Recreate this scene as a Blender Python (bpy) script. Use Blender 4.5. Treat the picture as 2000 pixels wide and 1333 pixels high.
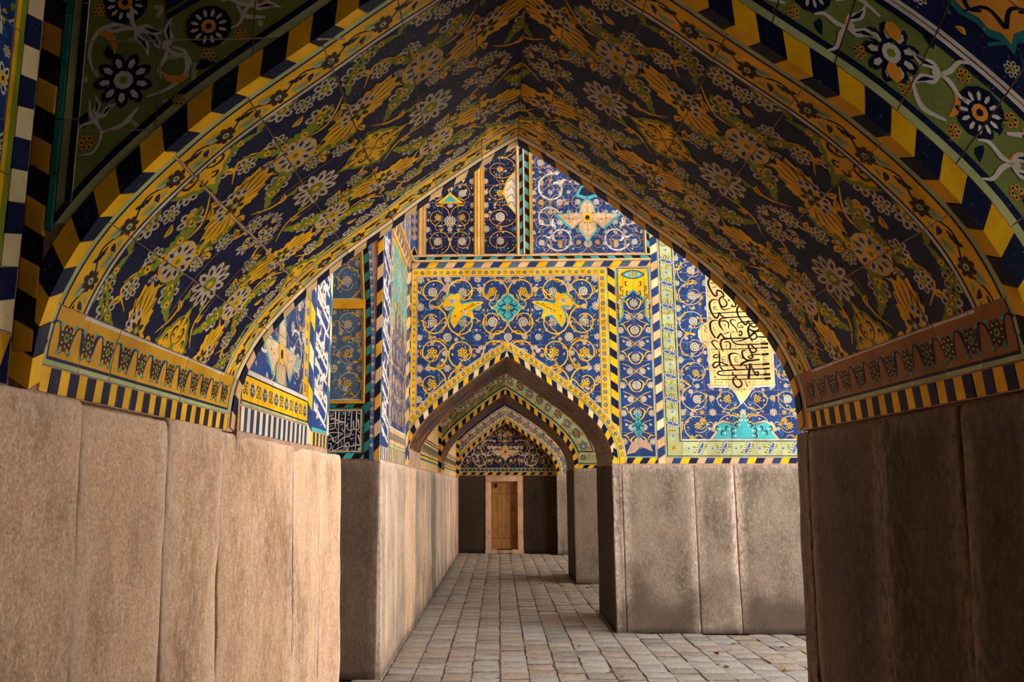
import bpy, math, random
import numpy as np
from mathutils import Vector, noise as mnoise

for o in list(bpy.data.objects):
    bpy.data.objects.remove(o, do_unlink=True)
scene = bpy.context.scene
COL = scene.collection
random.seed(7)
RNG = np.random.default_rng(7)

# ------------------------------------------------------------------ camera
EYE = 1.60
cam_d = bpy.data.cameras.new('camera')
cam = bpy.data.objects.new('camera', cam_d)
COL.objects.link(cam)
cam.location = (0, 0, EYE)
PITCH, YAW = math.radians(10.1346), math.radians(-1.9381)
cam.rotation_euler = (math.pi / 2 + PITCH, 0, -YAW)
cam_d.sensor_width = 36
cam_d.lens = 28.8
cam_d.shift_x = 0.04
cam_d.clip_start = 0.05
scene.camera = cam

# ------------------------------------------------------------------ light
world = bpy.data.worlds.new('courtyard_sky')
scene.world = world
world.use_nodes = True
wn = world.node_tree.nodes
wl = world.node_tree.links
bg = wn['Background']
bg.inputs['Color'].default_value = (0.96, 0.98, 1.0, 1)
bg.inputs['Strength'].default_value = 0.85
vs = scene.view_settings
vs.view_transform = 'Standard'
vs.look = 'None'
vs.exposure = 0.55
vs.gamma = 1.0
vs.use_curve_mapping = False
sun_d = bpy.data.lights.new('sun', 'SUN')
sun_d.energy = 34.0
sun_d.angle = 0.01
sun_d.color = (1.0, 0.985, 0.96)
sun = bpy.data.objects.new('sun', sun_d)
COL.objects.link(sun)
# high sun behind the left walls: it lands on the open court to the right only
sun.rotation_euler = Vector((0.42, -0.26, -0.87)).to_track_quat('-Z', 'Y').to_euler()

# ------------------------------------------------------------------ pixel helper (photo taken as 2000 x 1333)
_f = np.array([math.sin(YAW) * math.cos(PITCH), math.cos(YAW) * math.cos(PITCH), math.sin(PITCH)])
_r = np.array([math.cos(YAW), -math.sin(YAW), 0])
_u = np.cross(_r, _f)
def ray(px, py):
    return _f + (px - 920) / 1600 * _r - (py - 667) / 1600 * _u
def onY(px, py, Y):
    d = ray(px, py); t = Y / d[1]
    return t * d[0], EYE + t * d[2]
def onX(px, py, X):
    d = ray(px, py); t = X / d[0]
    return t * d[1], EYE + t * d[2]
def onZ(px, py, Z=0.0):
    d = ray(px, py); t = (Z - EYE) / d[2]
    return t * d[0], t * d[1]

# ------------------------------------------------------------------ materials
def srgb(r, g, b):
    f = lambda c: (c / 255 / 12.92) if c <= 10 else ((c / 255 + .055) / 1.055) ** 2.4
    return (f(r), f(g), f(b), 1)
PAL = dict(navy=(28, 33, 64), cobalt=(36, 60, 112), ink=(22, 30, 52), yellow=(232, 174, 24), ochre=(206, 150, 32), cream=(220, 196, 150),
           white=(202, 192, 180), green=(126, 136, 36), palegreen=(168, 176, 122), mossgreen=(112, 122, 62),
           turq=(66, 158, 164), teal=(38, 112, 108), black=(28, 25, 24), umber=(60, 42, 38), tan=(196, 160, 118),
           slate=(72, 98, 124), mortar=(184, 150, 128), orange=(222, 146, 52), brown=(150, 96, 50), pink=(216, 180, 160),
           blue=(62, 94, 152), sand=(206, 170, 120), buff=(222, 184, 120), pearl=(196, 180, 160))
PN = list(PAL)
PI_ = {n: i for i, n in enumerate(PN)}
MATS = {}
def nodes_of(m):
    m.use_nodes = True
    nt = m.node_tree
    return nt, nt.nodes, nt.links, nt.nodes['Principled BSDF']
def glaze(name, rgb):
    m = bpy.data.materials.new('glaze_' + name)
    nt, N, L, b = nodes_of(m)
    tc = N.new('ShaderNodeTexCoord')
    n1 = N.new('ShaderNodeTexNoise'); n1.inputs['Scale'].default_value = 9; n1.inputs['Detail'].default_value = 5
    n2 = N.new('ShaderNodeTexNoise'); n2.inputs['Scale'].default_value = 70; n2.inputs['Detail'].default_value = 3
    L.new(tc.outputs['Object'], n1.inputs['Vector']); L.new(tc.outputs['Object'], n2.inputs['Vector'])
    oi = N.new('ShaderNodeObjectInfo')
    r1 = N.new('ShaderNodeMapRange')
    r1.inputs['From Min'].default_value = .3; r1.inputs['From Max'].default_value = .7
    r1.inputs['To Min'].default_value = .80; r1.inputs['To Max'].default_value = 1.16
    L.new(n1.outputs['Fac'], r1.inputs['Value'])
    r2 = N.new('ShaderNodeMapRange'); r2.inputs['To Min'].default_value = .86; r2.inputs['To Max'].default_value = 1.12
    L.new(oi.outputs['Random'], r2.inputs['Value'])
    mu = N.new('ShaderNodeMath'); mu.operation = 'MULTIPLY'
    L.new(r1.outputs[0], mu.inputs[0]); L.new(r2.outputs[0], mu.inputs[1])
    hs = N.new('ShaderNodeHueSaturation')
    hs.inputs['Color'].default_value = srgb(*rgb)
    L.new(mu.outputs[0], hs.inputs['Value'])
    # small chips and dust on the glaze
    r3 = N.new('ShaderNodeMapRange'); r3.inputs['From Min'].default_value = .66; r3.inputs['From Max'].default_value = .74
    r3.inputs['To Max'].default_value = .35
    L.new(n2.outputs['Fac'], r3.inputs['Value'])
    mx = N.new('ShaderNodeMix'); mx.data_type = 'RGBA'
    mx.inputs['B'].default_value = srgb(176, 150, 130)
    L.new(r3.outputs[0], mx.inputs['Factor']); L.new(hs.outputs[0], mx.inputs['A'])
    L.new(mx.outputs['Result'], b.inputs['Base Color'])
    b.inputs['Roughness'].default_value = .32
    b.inputs['Specular IOR Level'].default_value = .5; b.inputs['IOR'].default_value = 1.13
    bp = N.new('ShaderNodeBump'); bp.inputs['Strength'].default_value = .12; bp.inputs['Distance'].default_value = .01
    L.new(n2.outputs['Fac'], bp.inputs['Height']); L.new(bp.outputs[0], b.inputs['Normal'])
    return m
for _n, _c in PAL.items():
    MATS[_n] = glaze(_n, _c)
MATLIST = [MATS[n] for n in PN]

def rough_mat(name, c1, c2, c3, scale=3.0, streak=True, bump=.55, rough=.85, edge=None):
    m = bpy.data.materials.new(name)
    nt, N, L, b = nodes_of(m)
    tc = N.new('ShaderNodeTexCoord')
    mp = N.new('ShaderNodeMapping')
    mp.inputs['Scale'].default_value = (1.6, 1.6, .8 if streak else 1.6)
    L.new(tc.outputs['Object'], mp.inputs['Vector'])
    n1 = N.new('ShaderNodeTexNoise'); n1.inputs['Scale'].default_value = scale; n1.inputs['Detail'].default_value = 9
    n1.inputs['Roughness'].default_value = .62
    n2 = N.new('ShaderNodeTexNoise'); n2.inputs['Scale'].default_value = scale * 14; n2.inputs['Detail'].default_value = 8
    n2.inputs['Roughness'].default_value = .7
    n3 = N.new('ShaderNodeTexNoise'); n3.inputs['Scale'].default_value = 90; n3.inputs['Detail'].default_value = 4
    n3.inputs['Roughness'].default_value = .75
    L.new(mp.outputs[0], n1.inputs['Vector']); L.new(mp.outputs[0], n2.inputs['Vector']); L.new(tc.outputs['Object'], n3.inputs['Vector'])
    oi = N.new('ShaderNodeObjectInfo')
    ad = N.new('ShaderNodeMath'); ad.operation = 'MULTIPLY_ADD'; ad.inputs[1].default_value = .16; 
    L.new(oi.outputs['Random'], ad.inputs[0]); L.new(n1.outputs['Fac'], ad.inputs[2])
    cr = N.new('ShaderNodeValToRGB')
    cr.color_ramp.elements[0].position = .36; cr.color_ramp.elements[0].color = srgb(*c1)
    cr.color_ramp.elements[1].position = .66; cr.color_ramp.elements[1].color = srgb(*c2)
    L.new(ad.outputs[0], cr.inputs['Fac'])
    r2 = N.new('ShaderNodeMapRange'); r2.inputs['From Min'].default_value = .47; r2.inputs['From Max'].default_value = .66
    r2.inputs['To Max'].default_value = .55
    L.new(n2.outputs['Fac'], r2.inputs['Value'])
    mx = N.new('ShaderNodeMix'); mx.data_type = 'RGBA'; mx.inputs['B'].default_value = srgb(*c3)
    L.new(r2.outputs[0], mx.inputs['Factor']); L.new(cr.outputs[0], mx.inputs['A'])
    out = mx.outputs['Result']
    r4 = N.new('ShaderNodeMapRange'); r4.inputs['From Min'].default_value = .33; r4.inputs['From Max'].default_value = .67
    r4.inputs['To Min'].default_value = .60; r4.inputs['To Max'].default_value = 1.28
    L.new(n3.outputs['Fac'], r4.inputs['Value'])
    hs = N.new('ShaderNodeHueSaturation'); L.new(out, hs.inputs['Color']); L.new(r4.outputs[0], hs.inputs['Value'])
    out = hs.outputs[0]
    if edge:
        at = N.new('ShaderNodeAttribute'); at.attribute_name = 'pale'
        mu = N.new('ShaderNodeMath'); mu.operation = 'MULTIPLY'
        r5 = N.new('ShaderNodeMapRange'); r5.inputs['From Min'].default_value = .32; r5.inputs['From Max'].default_value = .58
        L.new(n2.outputs['Fac'], r5.inputs['Value'])
        L.new(r5.outputs[0], mu.inputs[0]); L.new(at.outputs['Fac'], mu.inputs[1])
        m2 = N.new('ShaderNodeMix'); m2.data_type = 'RGBA'; m2.inputs['B'].default_value = srgb(*edge)
        L.new(mu.outputs[0], m2.inputs['Factor']); L.new(out, m2.inputs['A'])
        out = m2.outputs['Result']
        a3_ = N.new('ShaderNodeAttribute'); a3_.attribute_name = 'damp'
        m3 = N.new('ShaderNodeMix'); m3.data_type = 'RGBA'; m3.inputs['B'].default_value = srgb(74, 60, 52)
        L.new(a3_.outputs['Fac'], m3.inputs['Factor']); L.new(out, m3.inputs['A'])
        out = m3.outputs['Result']
    L.new(out, b.inputs['Base Color'])
    b.inputs['Roughness'].default_value = rough
    b.inputs['Specular IOR Level'].default_value = .2
    ah = N.new('ShaderNodeMath'); ah.operation = 'MULTIPLY_ADD'; ah.inputs[1].default_value = .5
    L.new(n3.outputs['Fac'], ah.inputs[0]); L.new(n2.outputs['Fac'], ah.inputs[2])
    bp = N.new('ShaderNodeBump'); bp.inputs['Strength'].default_value = bump; bp.inputs['Distance'].default_value = .012
    L.new(ah.outputs[0], bp.inputs['Height']); L.new(bp.outputs[0], b.inputs['Normal'])
    return m
STONE = rough_mat('weathered_stone', (88, 77, 66), (136, 121, 106), (166, 150, 134), 1.7, edge=(214, 194, 178))
STONE_W = rough_mat('warm_stained_stone', (138, 100, 72), (214, 174, 140), (234, 206, 178), 1.7, edge=(226, 200, 180))
STONE_D = rough_mat('shaded_stone', (62, 50, 42), (100, 84, 72), (122, 104, 90), 1.7, edge=(150, 130, 114))  # darker copy of the stone; shade painted in for faces turned from the light
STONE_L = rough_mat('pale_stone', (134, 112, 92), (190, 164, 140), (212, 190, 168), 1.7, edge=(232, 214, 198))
STONE_SHADE = rough_mat('deep_shade_stone', (34, 26, 20), (60, 47, 37), (74, 60, 48), 1.7, edge=(90, 74, 62))  # darkest stone copy, with the passage shade put into its colour
MORTAR = rough_mat('lime_mortar', (150, 116, 96), (190, 154, 130), (206, 176, 152), 4, streak=False)
DARKJOINT = rough_mat('joint_dirt', (70, 56, 46), (104, 84, 70), (124, 104, 88), 6, streak=False)
BRICK_A = rough_mat('paving_brick_grey', (132, 127, 121), (164, 159, 152), (182, 178, 171), 3, streak=False, bump=.5)
BRICK_B = rough_mat('paving_brick_tan', (134, 121, 108), (162, 149, 135), (180, 168, 155), 3, streak=False, bump=.5)
BRICK_C = rough_mat('paving_brick_dark', (114, 108, 102), (146, 138, 130), (164, 157, 149), 3, streak=False, bump=.5)
PLASTER = rough_mat('plaster', (204, 202, 198), (222, 220, 216), (228, 227, 224), 2, streak=False, bump=.2)
DIM = rough_mat('unseen_dark_plaster', (84, 72, 60), (112, 96, 80), (124, 108, 92), 2, streak=False, bump=.2)  # unseen bay surfaces, kept dark to limit bounced light
WOOD = rough_mat('aged_wood', (116, 80, 40), (174, 126, 70), (144, 100, 54), 5, streak=True, bump=.2, rough=.6)
IRON = rough_mat('black_iron', (26, 23, 21), (48, 42, 38), (60, 52, 46), 8, streak=False, bump=.15, rough=.5)
LEAFM = rough_mat('dry_leaf', (108, 84, 28), (166, 138, 46), (120, 70, 40), 30, streak=False, bump=.1)
LEAFR = rough_mat('brown_leaf', (96, 52, 30), (140, 84, 46), (110, 60, 36), 30, streak=False, bump=.1)

# ------------------------------------------------------------------ object helpers
def link(name, me, mats, parent=None):
    o = bpy.data.objects.new(name, me)
    COL.objects.link(o)
    for m in mats:
        me.materials.append(m)
    if parent is not None:
        o.parent = parent
    return o
def pymesh(name, verts, faces, mat, parent=None, smooth=False):
    me = bpy.data.meshes.new(name)
    me.from_pydata([tuple(v) for v in verts], [], [tuple(f) for f in faces])
    if smooth:
        for p in me.polygons: p.use_smooth = True
    me.update()
    return link(name, me, [mat], parent)
def structure(o, label, cat):
    o['kind'] = 'structure'; o['label'] = label; o['category'] = cat
    return o
def trimesh(name, co, mi, parent, extra=None):
    """co (n,3,3) triangles with palette colour index mi -> one object"""
    n = len(co)
    me = bpy.data.meshes.new(name)
    me.vertices.add(3 * n); me.loops.add(3 * n); me.polygons.add(n)
    me.vertices.foreach_set('co', np.ascontiguousarray(co, np.float32).ravel())
    ar = np.arange(3 * n, dtype=np.int32)
    me.loops.foreach_set('vertex_index', ar)
    me.polygons.foreach_set('loop_start', ar[::3].copy())
    used, inv = np.unique(mi, return_inverse=True)
    o = link(name, me, [MATLIST[i] for i in used], parent)
    me.polygons.foreach_set('material_index', inv.astype(np.int32))
    me.update(calc_edges=True)
    return o
def box_vf(x0, x1, y0, y1, z0, z1):
    v = [(x0, y0, z0), (x1, y0, z0), (x1, y1, z0), (x0, y1, z0), (x0, y0, z1), (x1, y0, z1), (x1, y1, z1), (x0, y1, z1)]
    f = [(0, 3, 2, 1), (4, 5, 6, 7), (0, 1, 5, 4), (1, 2, 6, 5), (2, 3, 7, 6), (3, 0, 4, 7)]
    return v, f
def box(name, b, mat, parent=None):
    return pymesh(name, *box_vf(*b), mat, parent)

# ------------------------------------------------------------------ flat ornament made of triangles in (u, v)
class Dec:
    def __init__(s):
        s.t, s.c, s.l = [], [], []
    def add(s, tri, col, lay):
        tri = np.asarray(tri, float).reshape(-1, 3, 2)
        s.t.append(tri)
        s.c.append(np.full(len(tri), PI_[col]) if isinstance(col, str) else np.asarray(col))
        s.l.append(np.full(len(tri), lay, float) if np.isscalar(lay) else np.asarray(lay, float))
    def poly(s, p, col, lay):
        p = np.asarray(p, float); c = p.mean(0); q = np.roll(p, -1, 0)
        s.add(np.stack([np.broadcast_to(c, p.shape), p, q], 1), col, lay)
    def quad(s, p, col, lay):
        a, b, c, d = [np.asarray(x, float) for x in p]
        s.add([[a, b, c], [a, c, d]], col, lay)
    def rect(s, u0, u1, v0, v1, col, lay=1):
        s.quad([(u0, v0), (u1, v0), (u1, v1), (u0, v1)], col, lay)
    def strip(s, A, B, col, lay):
        A, B = np.asarray(A, float), np.asarray(B, float)
        s.add(np.concatenate([np.stack([A[:-1], A[1:], B[1:]], 1), np.stack([A[:-1], B[1:], B[:-1]], 1)]), col, lay)
    def stroke(s, p, w, col, lay, smooth=0):
        p = np.asarray(p, float)
        if smooth: p = catmull(p, smooth)
        t = np.gradient(p, axis=0); t /= np.maximum(np.hypot(t[:, 0], t[:, 1])[:, None], 1e-9)
        n = np.stack([-t[:, 1], t[:, 0]], 1)
        w = np.asarray(w, float)
        if w.ndim == 0: w = np.full(len(p), float(w))
        elif len(w) != len(p): w = np.interp(np.linspace(0, 1, len(p)), np.linspace(0, 1, len(w)), w)
        s.strip(p + n * w[:, None] / 2, p - n * w[:, None] / 2, col, lay)
    def ell(s, x, y, a, b, ang, col, lay, n=8):
        th = np.linspace(0, 2 * np.pi, n, endpoint=False)
        ca, sa = math.cos(ang), math.sin(ang)
        px, py = a * np.cos(th), b * np.sin(th)
        s.poly(np.stack([x + px * ca - py * sa, y + px * sa + py * ca], 1), col, lay)
    def arr(s):
        if not s.t: return np.zeros((0, 3, 2)), np.zeros(0, int), np.zeros(0)
        return np.concatenate(s.t), np.concatenate(s.c), np.concatenate(s.l)
    def stamp(s, T, x, y, ang=0.0, sc=1.0, flip=False, dl=0):
        t, c, l = T
        if flip: t = t * np.array([1, -1])
        ca, sa = math.cos(ang) * sc, math.sin(ang) * sc
        s.t.append(t @ np.array([[ca, sa], [-sa, ca]]) + np.array([x, y])); s.c.append(c); s.l.append(l + dl)
    def merge(s, o, du=0, dv=0):
        t, c, l = o.arr()
        s.t.append(t + np.array([du, dv])); s.c.append(c); s.l.append(l)
def remap(d, m):
    ar = np.arange(len(PN))
    for a, b in m.items(): ar[PI_[a]] = PI_[b]
    d.c = [ar[c] for c in d.c]
    return d
SHADE_TONES = dict(yellow='brown', ochre='brown', pearl='slate', white='tan', cream='tan', green='umber', palegreen='mossgreen', navy='ink')  # glazes swapped for darker ones, painting shade into the passage soffits
def catmull(p, k=6):
    p = np.asarray(p, float)
    q = np.vstack([2 * p[0] - p[1], p, 2 * p[-1] - p[-2]])
    out = []
    tt = np.linspace(0, 1, k, endpoint=False)[:, None]
    for i in range(1, len(q) - 2):
        a, b, c, d = q[i - 1:i + 3]
        out.append(.5 * (2 * b + (c - a) * tt + (2 * a - 5 * b + 4 * c - d) * tt ** 2 + (3 * b - a - 3 * c + d) * tt ** 3))
    return np.vstack(out + [p[-1:]])

def cut(t, c, l, ax, k):
    s = t[:, :, ax] - k
    pos = s > 1e-9; neg = s < -1e-9
    x = pos.any(1) & neg.any(1)
    if not x.any(): return t, c, l
    tk, ck, lk = t[~x], c[~x], l[~x]
    a, ca, la, sa = t[x], c[x], l[x], s[x]
    side = sa > 0
    lone = np.where(side.sum(1) == 1, side.argmax(1), (~side).argmax(1))
    idx = (lone[:, None] + np.arange(3)) % 3
    r = np.arange(len(a))[:, None]
    a = a[r, idx]; sa = sa[r, idx]
    f1 = sa[:, 0] / (sa[:, 0] - sa[:, 1]); f2 = sa[:, 0] / (sa[:, 0] - sa[:, 2])
    f1 = np.clip(f1, 0, 1); f2 = np.clip(f2, 0, 1)
    p1 = a[:, 0] + f1[:, None] * (a[:, 1] - a[:, 0]); p2 = a[:, 0] + f2[:, None] * (a[:, 2] - a[:, 0])
    n1 = np.stack([a[:, 0], p1, p2], 1); n2 = np.stack([p1, a[:, 1], a[:, 2]], 1); n3 = np.stack([p1, a[:, 2], p2], 1)
    return np.concatenate([tk, n1, n2, n3]), np.concatenate([ck, ca, ca, ca]), np.concatenate([lk, la, la, la])

LAY = .0004
def tiles(parent, dec, us, vs_, surf, base, gap=.0019, thick=.010, du=None, low=None, high=None, keep=None, name='tile', one=False, wob=1.0, h0=0.0, miss=()):
    """cut the ornament along the joints us x vs_ and build every tile as one object"""
    us, vs_ = np.asarray(us, float), np.asarray(vs_, float)
    t, c, l = dec.arr()
    if len(t):
        for ax, J in ((0, us), (1, vs_)):
            for k in J:
                t, c, l = cut(t, c, l, ax, k - gap); t, c, l = cut(t, c, l, ax, k + gap)
        if du:
            for k in np.arange(us[0], us[-1], du)[1:]:
                t, c, l = cut(t, c, l, 0, k)
        m = t.mean(1)
        i = np.searchsorted(us, m[:, 0]) - 1; j = np.searchsorted(vs_, m[:, 1]) - 1
        ok = (i >= 0) & (j >= 0) & (i < len(us) - 1) & (j < len(vs_) - 1)
        ok &= (np.abs(m[:, 0][:, None] - us[None]).min(1) > gap) & (np.abs(m[:, 1][:, None] - vs_[None]).min(1) > gap)
        if low is not None: ok &= m[:, 1] > low(m[:, 0])
        if high is not None: ok &= m[:, 1] < high(m[:, 0])
        if keep is not None: ok &= keep(m[:, 0], m[:, 1])
        t, c, l, i, j = t[ok], c[ok], l[ok], i[ok], j[ok]
        key = i * 10000 + j
        od = np.argsort(key, kind='stable'); t, c, l, key = t[od], c[od], l[od], key[od]
    else:
        key = np.zeros(0, int)
    allco, allmi, made = [], [], []
    for a in range(len(us) - 1):
        for b in range(len(vs_) - 1):
            if (a, b) in miss: continue
            u0, u1, v0, v1 = us[a] + gap, us[a + 1] - gap, vs_[b] + gap, vs_[b + 1] - gap
            nu = max(1, int(math.ceil((u1 - u0) / du))) if du else 1
            if (low is not None or high is not None): nu = max(nu, 8)
            U = np.linspace(u0, u1, nu + 1)
            lo = np.full(nu + 1, v0); hi = np.full(nu + 1, v1)
            if low is not None: lo = np.maximum(lo, low(U))
            if high is not None: hi = np.minimum(hi, high(U))
            good = hi - lo > .003
            if not good.any(): continue
            lo = np.where(good, lo, hi - .0005)
            A = np.stack([U, lo], 1); B = np.stack([U, hi], 1)
            seg = good[:-1] | good[1:]
            top = np.concatenate([np.stack([A[:-1], A[1:], B[1:]], 1)[seg], np.stack([A[:-1], B[1:], B[:-1]], 1)[seg]])
            k0, k1 = np.searchsorted(key, a * 10000 + b), np.searchsorted(key, a * 10000 + b, side='right')
            uv = np.concatenate([top, t[k0:k1]]) if len(key) else top
            hh = np.concatenate([np.zeros(len(top)), l[k0:k1] * LAY]) if len(key) else np.zeros(len(top))
            mi = np.concatenate([np.full(len(top), PI_[base]), c[k0:k1]]) if len(key) else np.full(len(top), PI_[base])
            off = h0 + RNG.normal(0, .0005) * wob; ta, tb = RNG.normal(0, .004, 2) * wob
            uc, vc = (u0 + u1) / 2, (v0 + v1) / 2
            H = hh[:, None] + off + ta * (uv[:, :, 0] - uc) + tb * (uv[:, :, 1] - vc)
            co = surf(uv[:, :, 0], uv[:, :, 1], H)
            # skirt
            ring = np.concatenate([A, B[::-1]]); r2 = np.roll(ring, -1, 0)
            f = lambda p, d: surf(p[:, 0], p[:, 1], off + ta * (p[:, 0] - uc) + tb * (p[:, 1] - vc) - d)
            p0, p1, q0, q1 = f(ring, 0), f(r2, 0), f(ring, thick), f(r2, thick)
            sk = np.concatenate([np.stack([p0, p1, q1], 1), np.stack([p0, q1, q0], 1)])
            co = np.concatenate([co, sk]); mi = np.concatenate([mi, np.full(len(sk), PI_['pink'])])
            if one:
                allco.append(co); allmi.append(mi)
            else:
                made.append(trimesh(name, co, mi, parent))
    if one and allco:
        o = trimesh(name, np.concatenate(allco), np.concatenate(allmi), parent)
        o['kind'] = 'stuff'
        return [o]
    return made

def blocks(parent, surf, u0, u1, v0, v1, pitch, cols, slant=.0, along='u', gap=.0022, h=.002, thick=.012, name='striped_tile', one=False, clip=None, skipf=None):
    """a run of slanted glazed blocks, each an object"""
    Lr = (u1 - u0) if along == 'u' else (v1 - v0)
    n = max(1, int(round(Lr / pitch))); p = Lr / n
    lo_ = u0 if along == 'u' else v0
    allco, allmi = [], []
    for k in range(n + (1 if slant else 0)):
        a = lo_ + k * p + gap / 2; b = lo_ + (k + 1) * p - gap / 2
        if slant: a -= abs(slant) if slant > 0 else 0; b -= abs(slant) if slant > 0 else 0
        cl = lambda x: min(max(x, lo_), lo_ + Lr)
        w0, w1 = ((v0, v1) if along == 'u' else (u0, u1))
        j = RNG.normal(0, gap * .6, 4)
        if slant >= 0:
            q = [(cl(a + j[0]), w0), (cl(b + j[1]), w0), (cl(b + abs(slant) + j[2]), w1), (cl(a + abs(slant) + j[3]), w1)]
        else:
            q = [(cl(a + j[0]), w0), (cl(b + j[1]), w0), (cl(b + slant + j[2]), w1), (cl(a + slant + j[3]), w1)]
        if (q[1][0] - q[0][0]) + (q[2][0] - q[3][0]) < .004: continue
        if along != 'u': q = [(y, x) for x, y in q]
        q = np.array(q)
        if skipf is not None and skipf(*q.mean(0)): continue
        # round the face slightly: centre point proud
        c = q.mean(0); q2 = np.roll(q, -1, 0)
        hh = h + RNG.normal(0, .0006)
        F = lambda P, d: surf(P[:, 0], P[:, 1], np.full(len(P), d))
        e = F(q, hh - .0008); e2 = F(q2, hh - .0008); qi = c + (q - c) * .86; qi2 = np.roll(qi, -1, 0)
        i1, i2 = F(qi, hh), F(qi2, hh); d1, d2 = F(q, -thick), F(q2, -thick)
        cc = F(np.repeat(c[None], 4, 0), hh)
        co = np.concatenate([np.stack([cc, i1, i2], 1), np.stack([i1, e, e2], 1), np.stack([i1, e2, i2], 1), np.stack([e, d1, d2], 1), np.stack([e, d2, e2], 1)])
        mi = np.full(len(co), PI_[cols[k % len(cols)]])
        if one: allco.append(co); allmi.append(mi)
        else: trimesh(name, co, mi, parent)
    if one and allco:
        o = trimesh(name, np.concatenate(allco), np.concatenate(allmi), parent); o['kind'] = 'stuff'

# ------------------------------------------------------------------ surfaces
def faceY(Y):      # wall facing the viewer (-Y); u = x, v = z
    return lambda u, v, h: np.stack(np.broadcast_arrays(u, Y - h, v), -1)
def faceX(X, s=1):  # wall facing +x (s=1) or -x (s=-1); u = y, v = z
    return lambda u, v, h: np.stack(np.broadcast_arrays(X + s * h, u, v), -1)
TAB = np.array([(0, 1), (.077, .996), (.15, .985), (.22, .957), (.305, .91), (.39, .84), (.47, .76), (.55, .67), (.62, .575), (.70, .46), (.79, .337), (.87, .215), (.945, .098), (1, 0)])
class Half:
    """half of a pointed arch, from the springing (s = 0) to the apex (s = L)"""
    def __init__(s, xs, xa, z0, z1):
        p = np.stack([xa + (xs - xa) * TAB[:, 1], z0 + (z1 - z0) * TAB[:, 0]], 1)
        q = catmull(p, 8)
        d = np.r_[0, np.cumsum(np.hypot(*np.diff(q, axis=0).T))]
        s.L = d[-1]; g = np.linspace(0, s.L, 60)
        P = np.stack([np.interp(g, d, q[:, 0]), np.interp(g, d, q[:, 1])], 1)
        for _ in range(4): P[1:-1] = (P[:-2] + 2 * P[1:-1] + P[2:]) / 4
        T = np.gradient(P, axis=0); T /= np.hypot(T[:, 0], T[:, 1])[:, None]
        s.left = xs < xa
        N = np.stack([-T[:, 1], T[:, 0]], 1) if s.left else np.stack([T[:, 1], -T[:, 0]], 1)   # away from the opening
        s.g, s.P, s.T, s.N, s.xs, s.xa, s.z0, s.z1 = g, P, T, N, xs, xa, z0, z1
        s.tan = abs(T[-1, 1] / T[-1, 0])
    def pos(s, q):
        q = np.asarray(q, float); e = np.maximum(q - s.L, 0)
        x = np.interp(q, s.g, s.P[:, 0]) + e * s.T[-1, 0]; z = np.interp(q, s.g, s.P[:, 1]) + e * s.T[-1, 1]
        return x, z
    def nor(s, q):
        return np.interp(q, s.g, s.N[:, 0]), np.interp(q, s.g, s.N[:, 1])
    def soffit(s):      # u = arc length, v = y
        def f(u, v, h):
            x, z = s.pos(u); nx, nz = s.nor(u)
            return np.stack(np.broadcast_arrays(x - nx * h, v, z - nz * h), -1)
        return f
    def band(s, Y):     # u = arc length, v = distance away from the edge, mitred at the apex
        def f(u, v, h):
            w = u * (1 + v * s.tan / s.L)
            x, z = s.pos(w); nx, nz = s.nor(w)
            return np.stack(np.broadcast_arrays(x + nx * v, Y - h, z + nz * v), -1)
        return f
    def off(s, t, n=40):    # offset curve as points
        u = np.linspace(0, s.L, n); p = s.band(0)(u, np.full(n, t), 0.0)
        return np.stack([p[:, 0], p[:, 2]], 1)
def low_of(HL, HR, t):
    A, B = HL.off(t), HR.off(t)
    xs = np.r_[A[:, 0], B[::-1, 0]]; zs = np.r_[A[:, 1], B[::-1, 1]]
    od = np.argsort(xs)
    xs, zs = xs[od], zs[od]
    return lambda u: np.where((u < xs[0]) | (u > xs[-1]), -9, np.interp(u, xs, zs))

def arch_core(name, HL, HR, Y0, Y1, x0, x1, ztop, mat, eps=.0038):
    """solid wall with the arched passage cut out; faces lie just behind the tiles"""
    A, B = HL.off(eps, 60), HR.off(eps, 60)
    pts = [(x0, 0), (A[0, 0] - .03, 0), (A[0, 0] - .03, A[0, 1])] + [tuple(p) for p in A] + [tuple(p) for p in B[::-1][1:]] + [(B[0, 0] + .03, B[0, 1]), (B[0, 0] + .03, 0), (x1, 0)]
    V, Fc = [], []
    Ya, Yb = Y0 + eps, Y1 - eps
    n = len(pts)
    for (x, z) in pts: V += [(x, Ya, z), (x, Ya, ztop), (x, Yb, z), (x, Yb, ztop)]
    for k in range(n - 1):
        a, b = 4 * k, 4 * k + 4
        if abs(pts[k][0] - pts[k + 1][0]) > 1e-6:
            Fc += [(a, b, b + 1, a + 1), (a + 2, a + 3, b + 3, b + 2), (a + 1, b + 1, b + 3, a + 3)]
        Fc += [(a, a + 2, b + 2, b)]
    Fc += [(0, 1, 3, 2), (4 * n - 4, 4 * n - 2, 4 * n - 1, 4 * n - 3)]
    return pymesh(name, V, Fc, mat)

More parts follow.
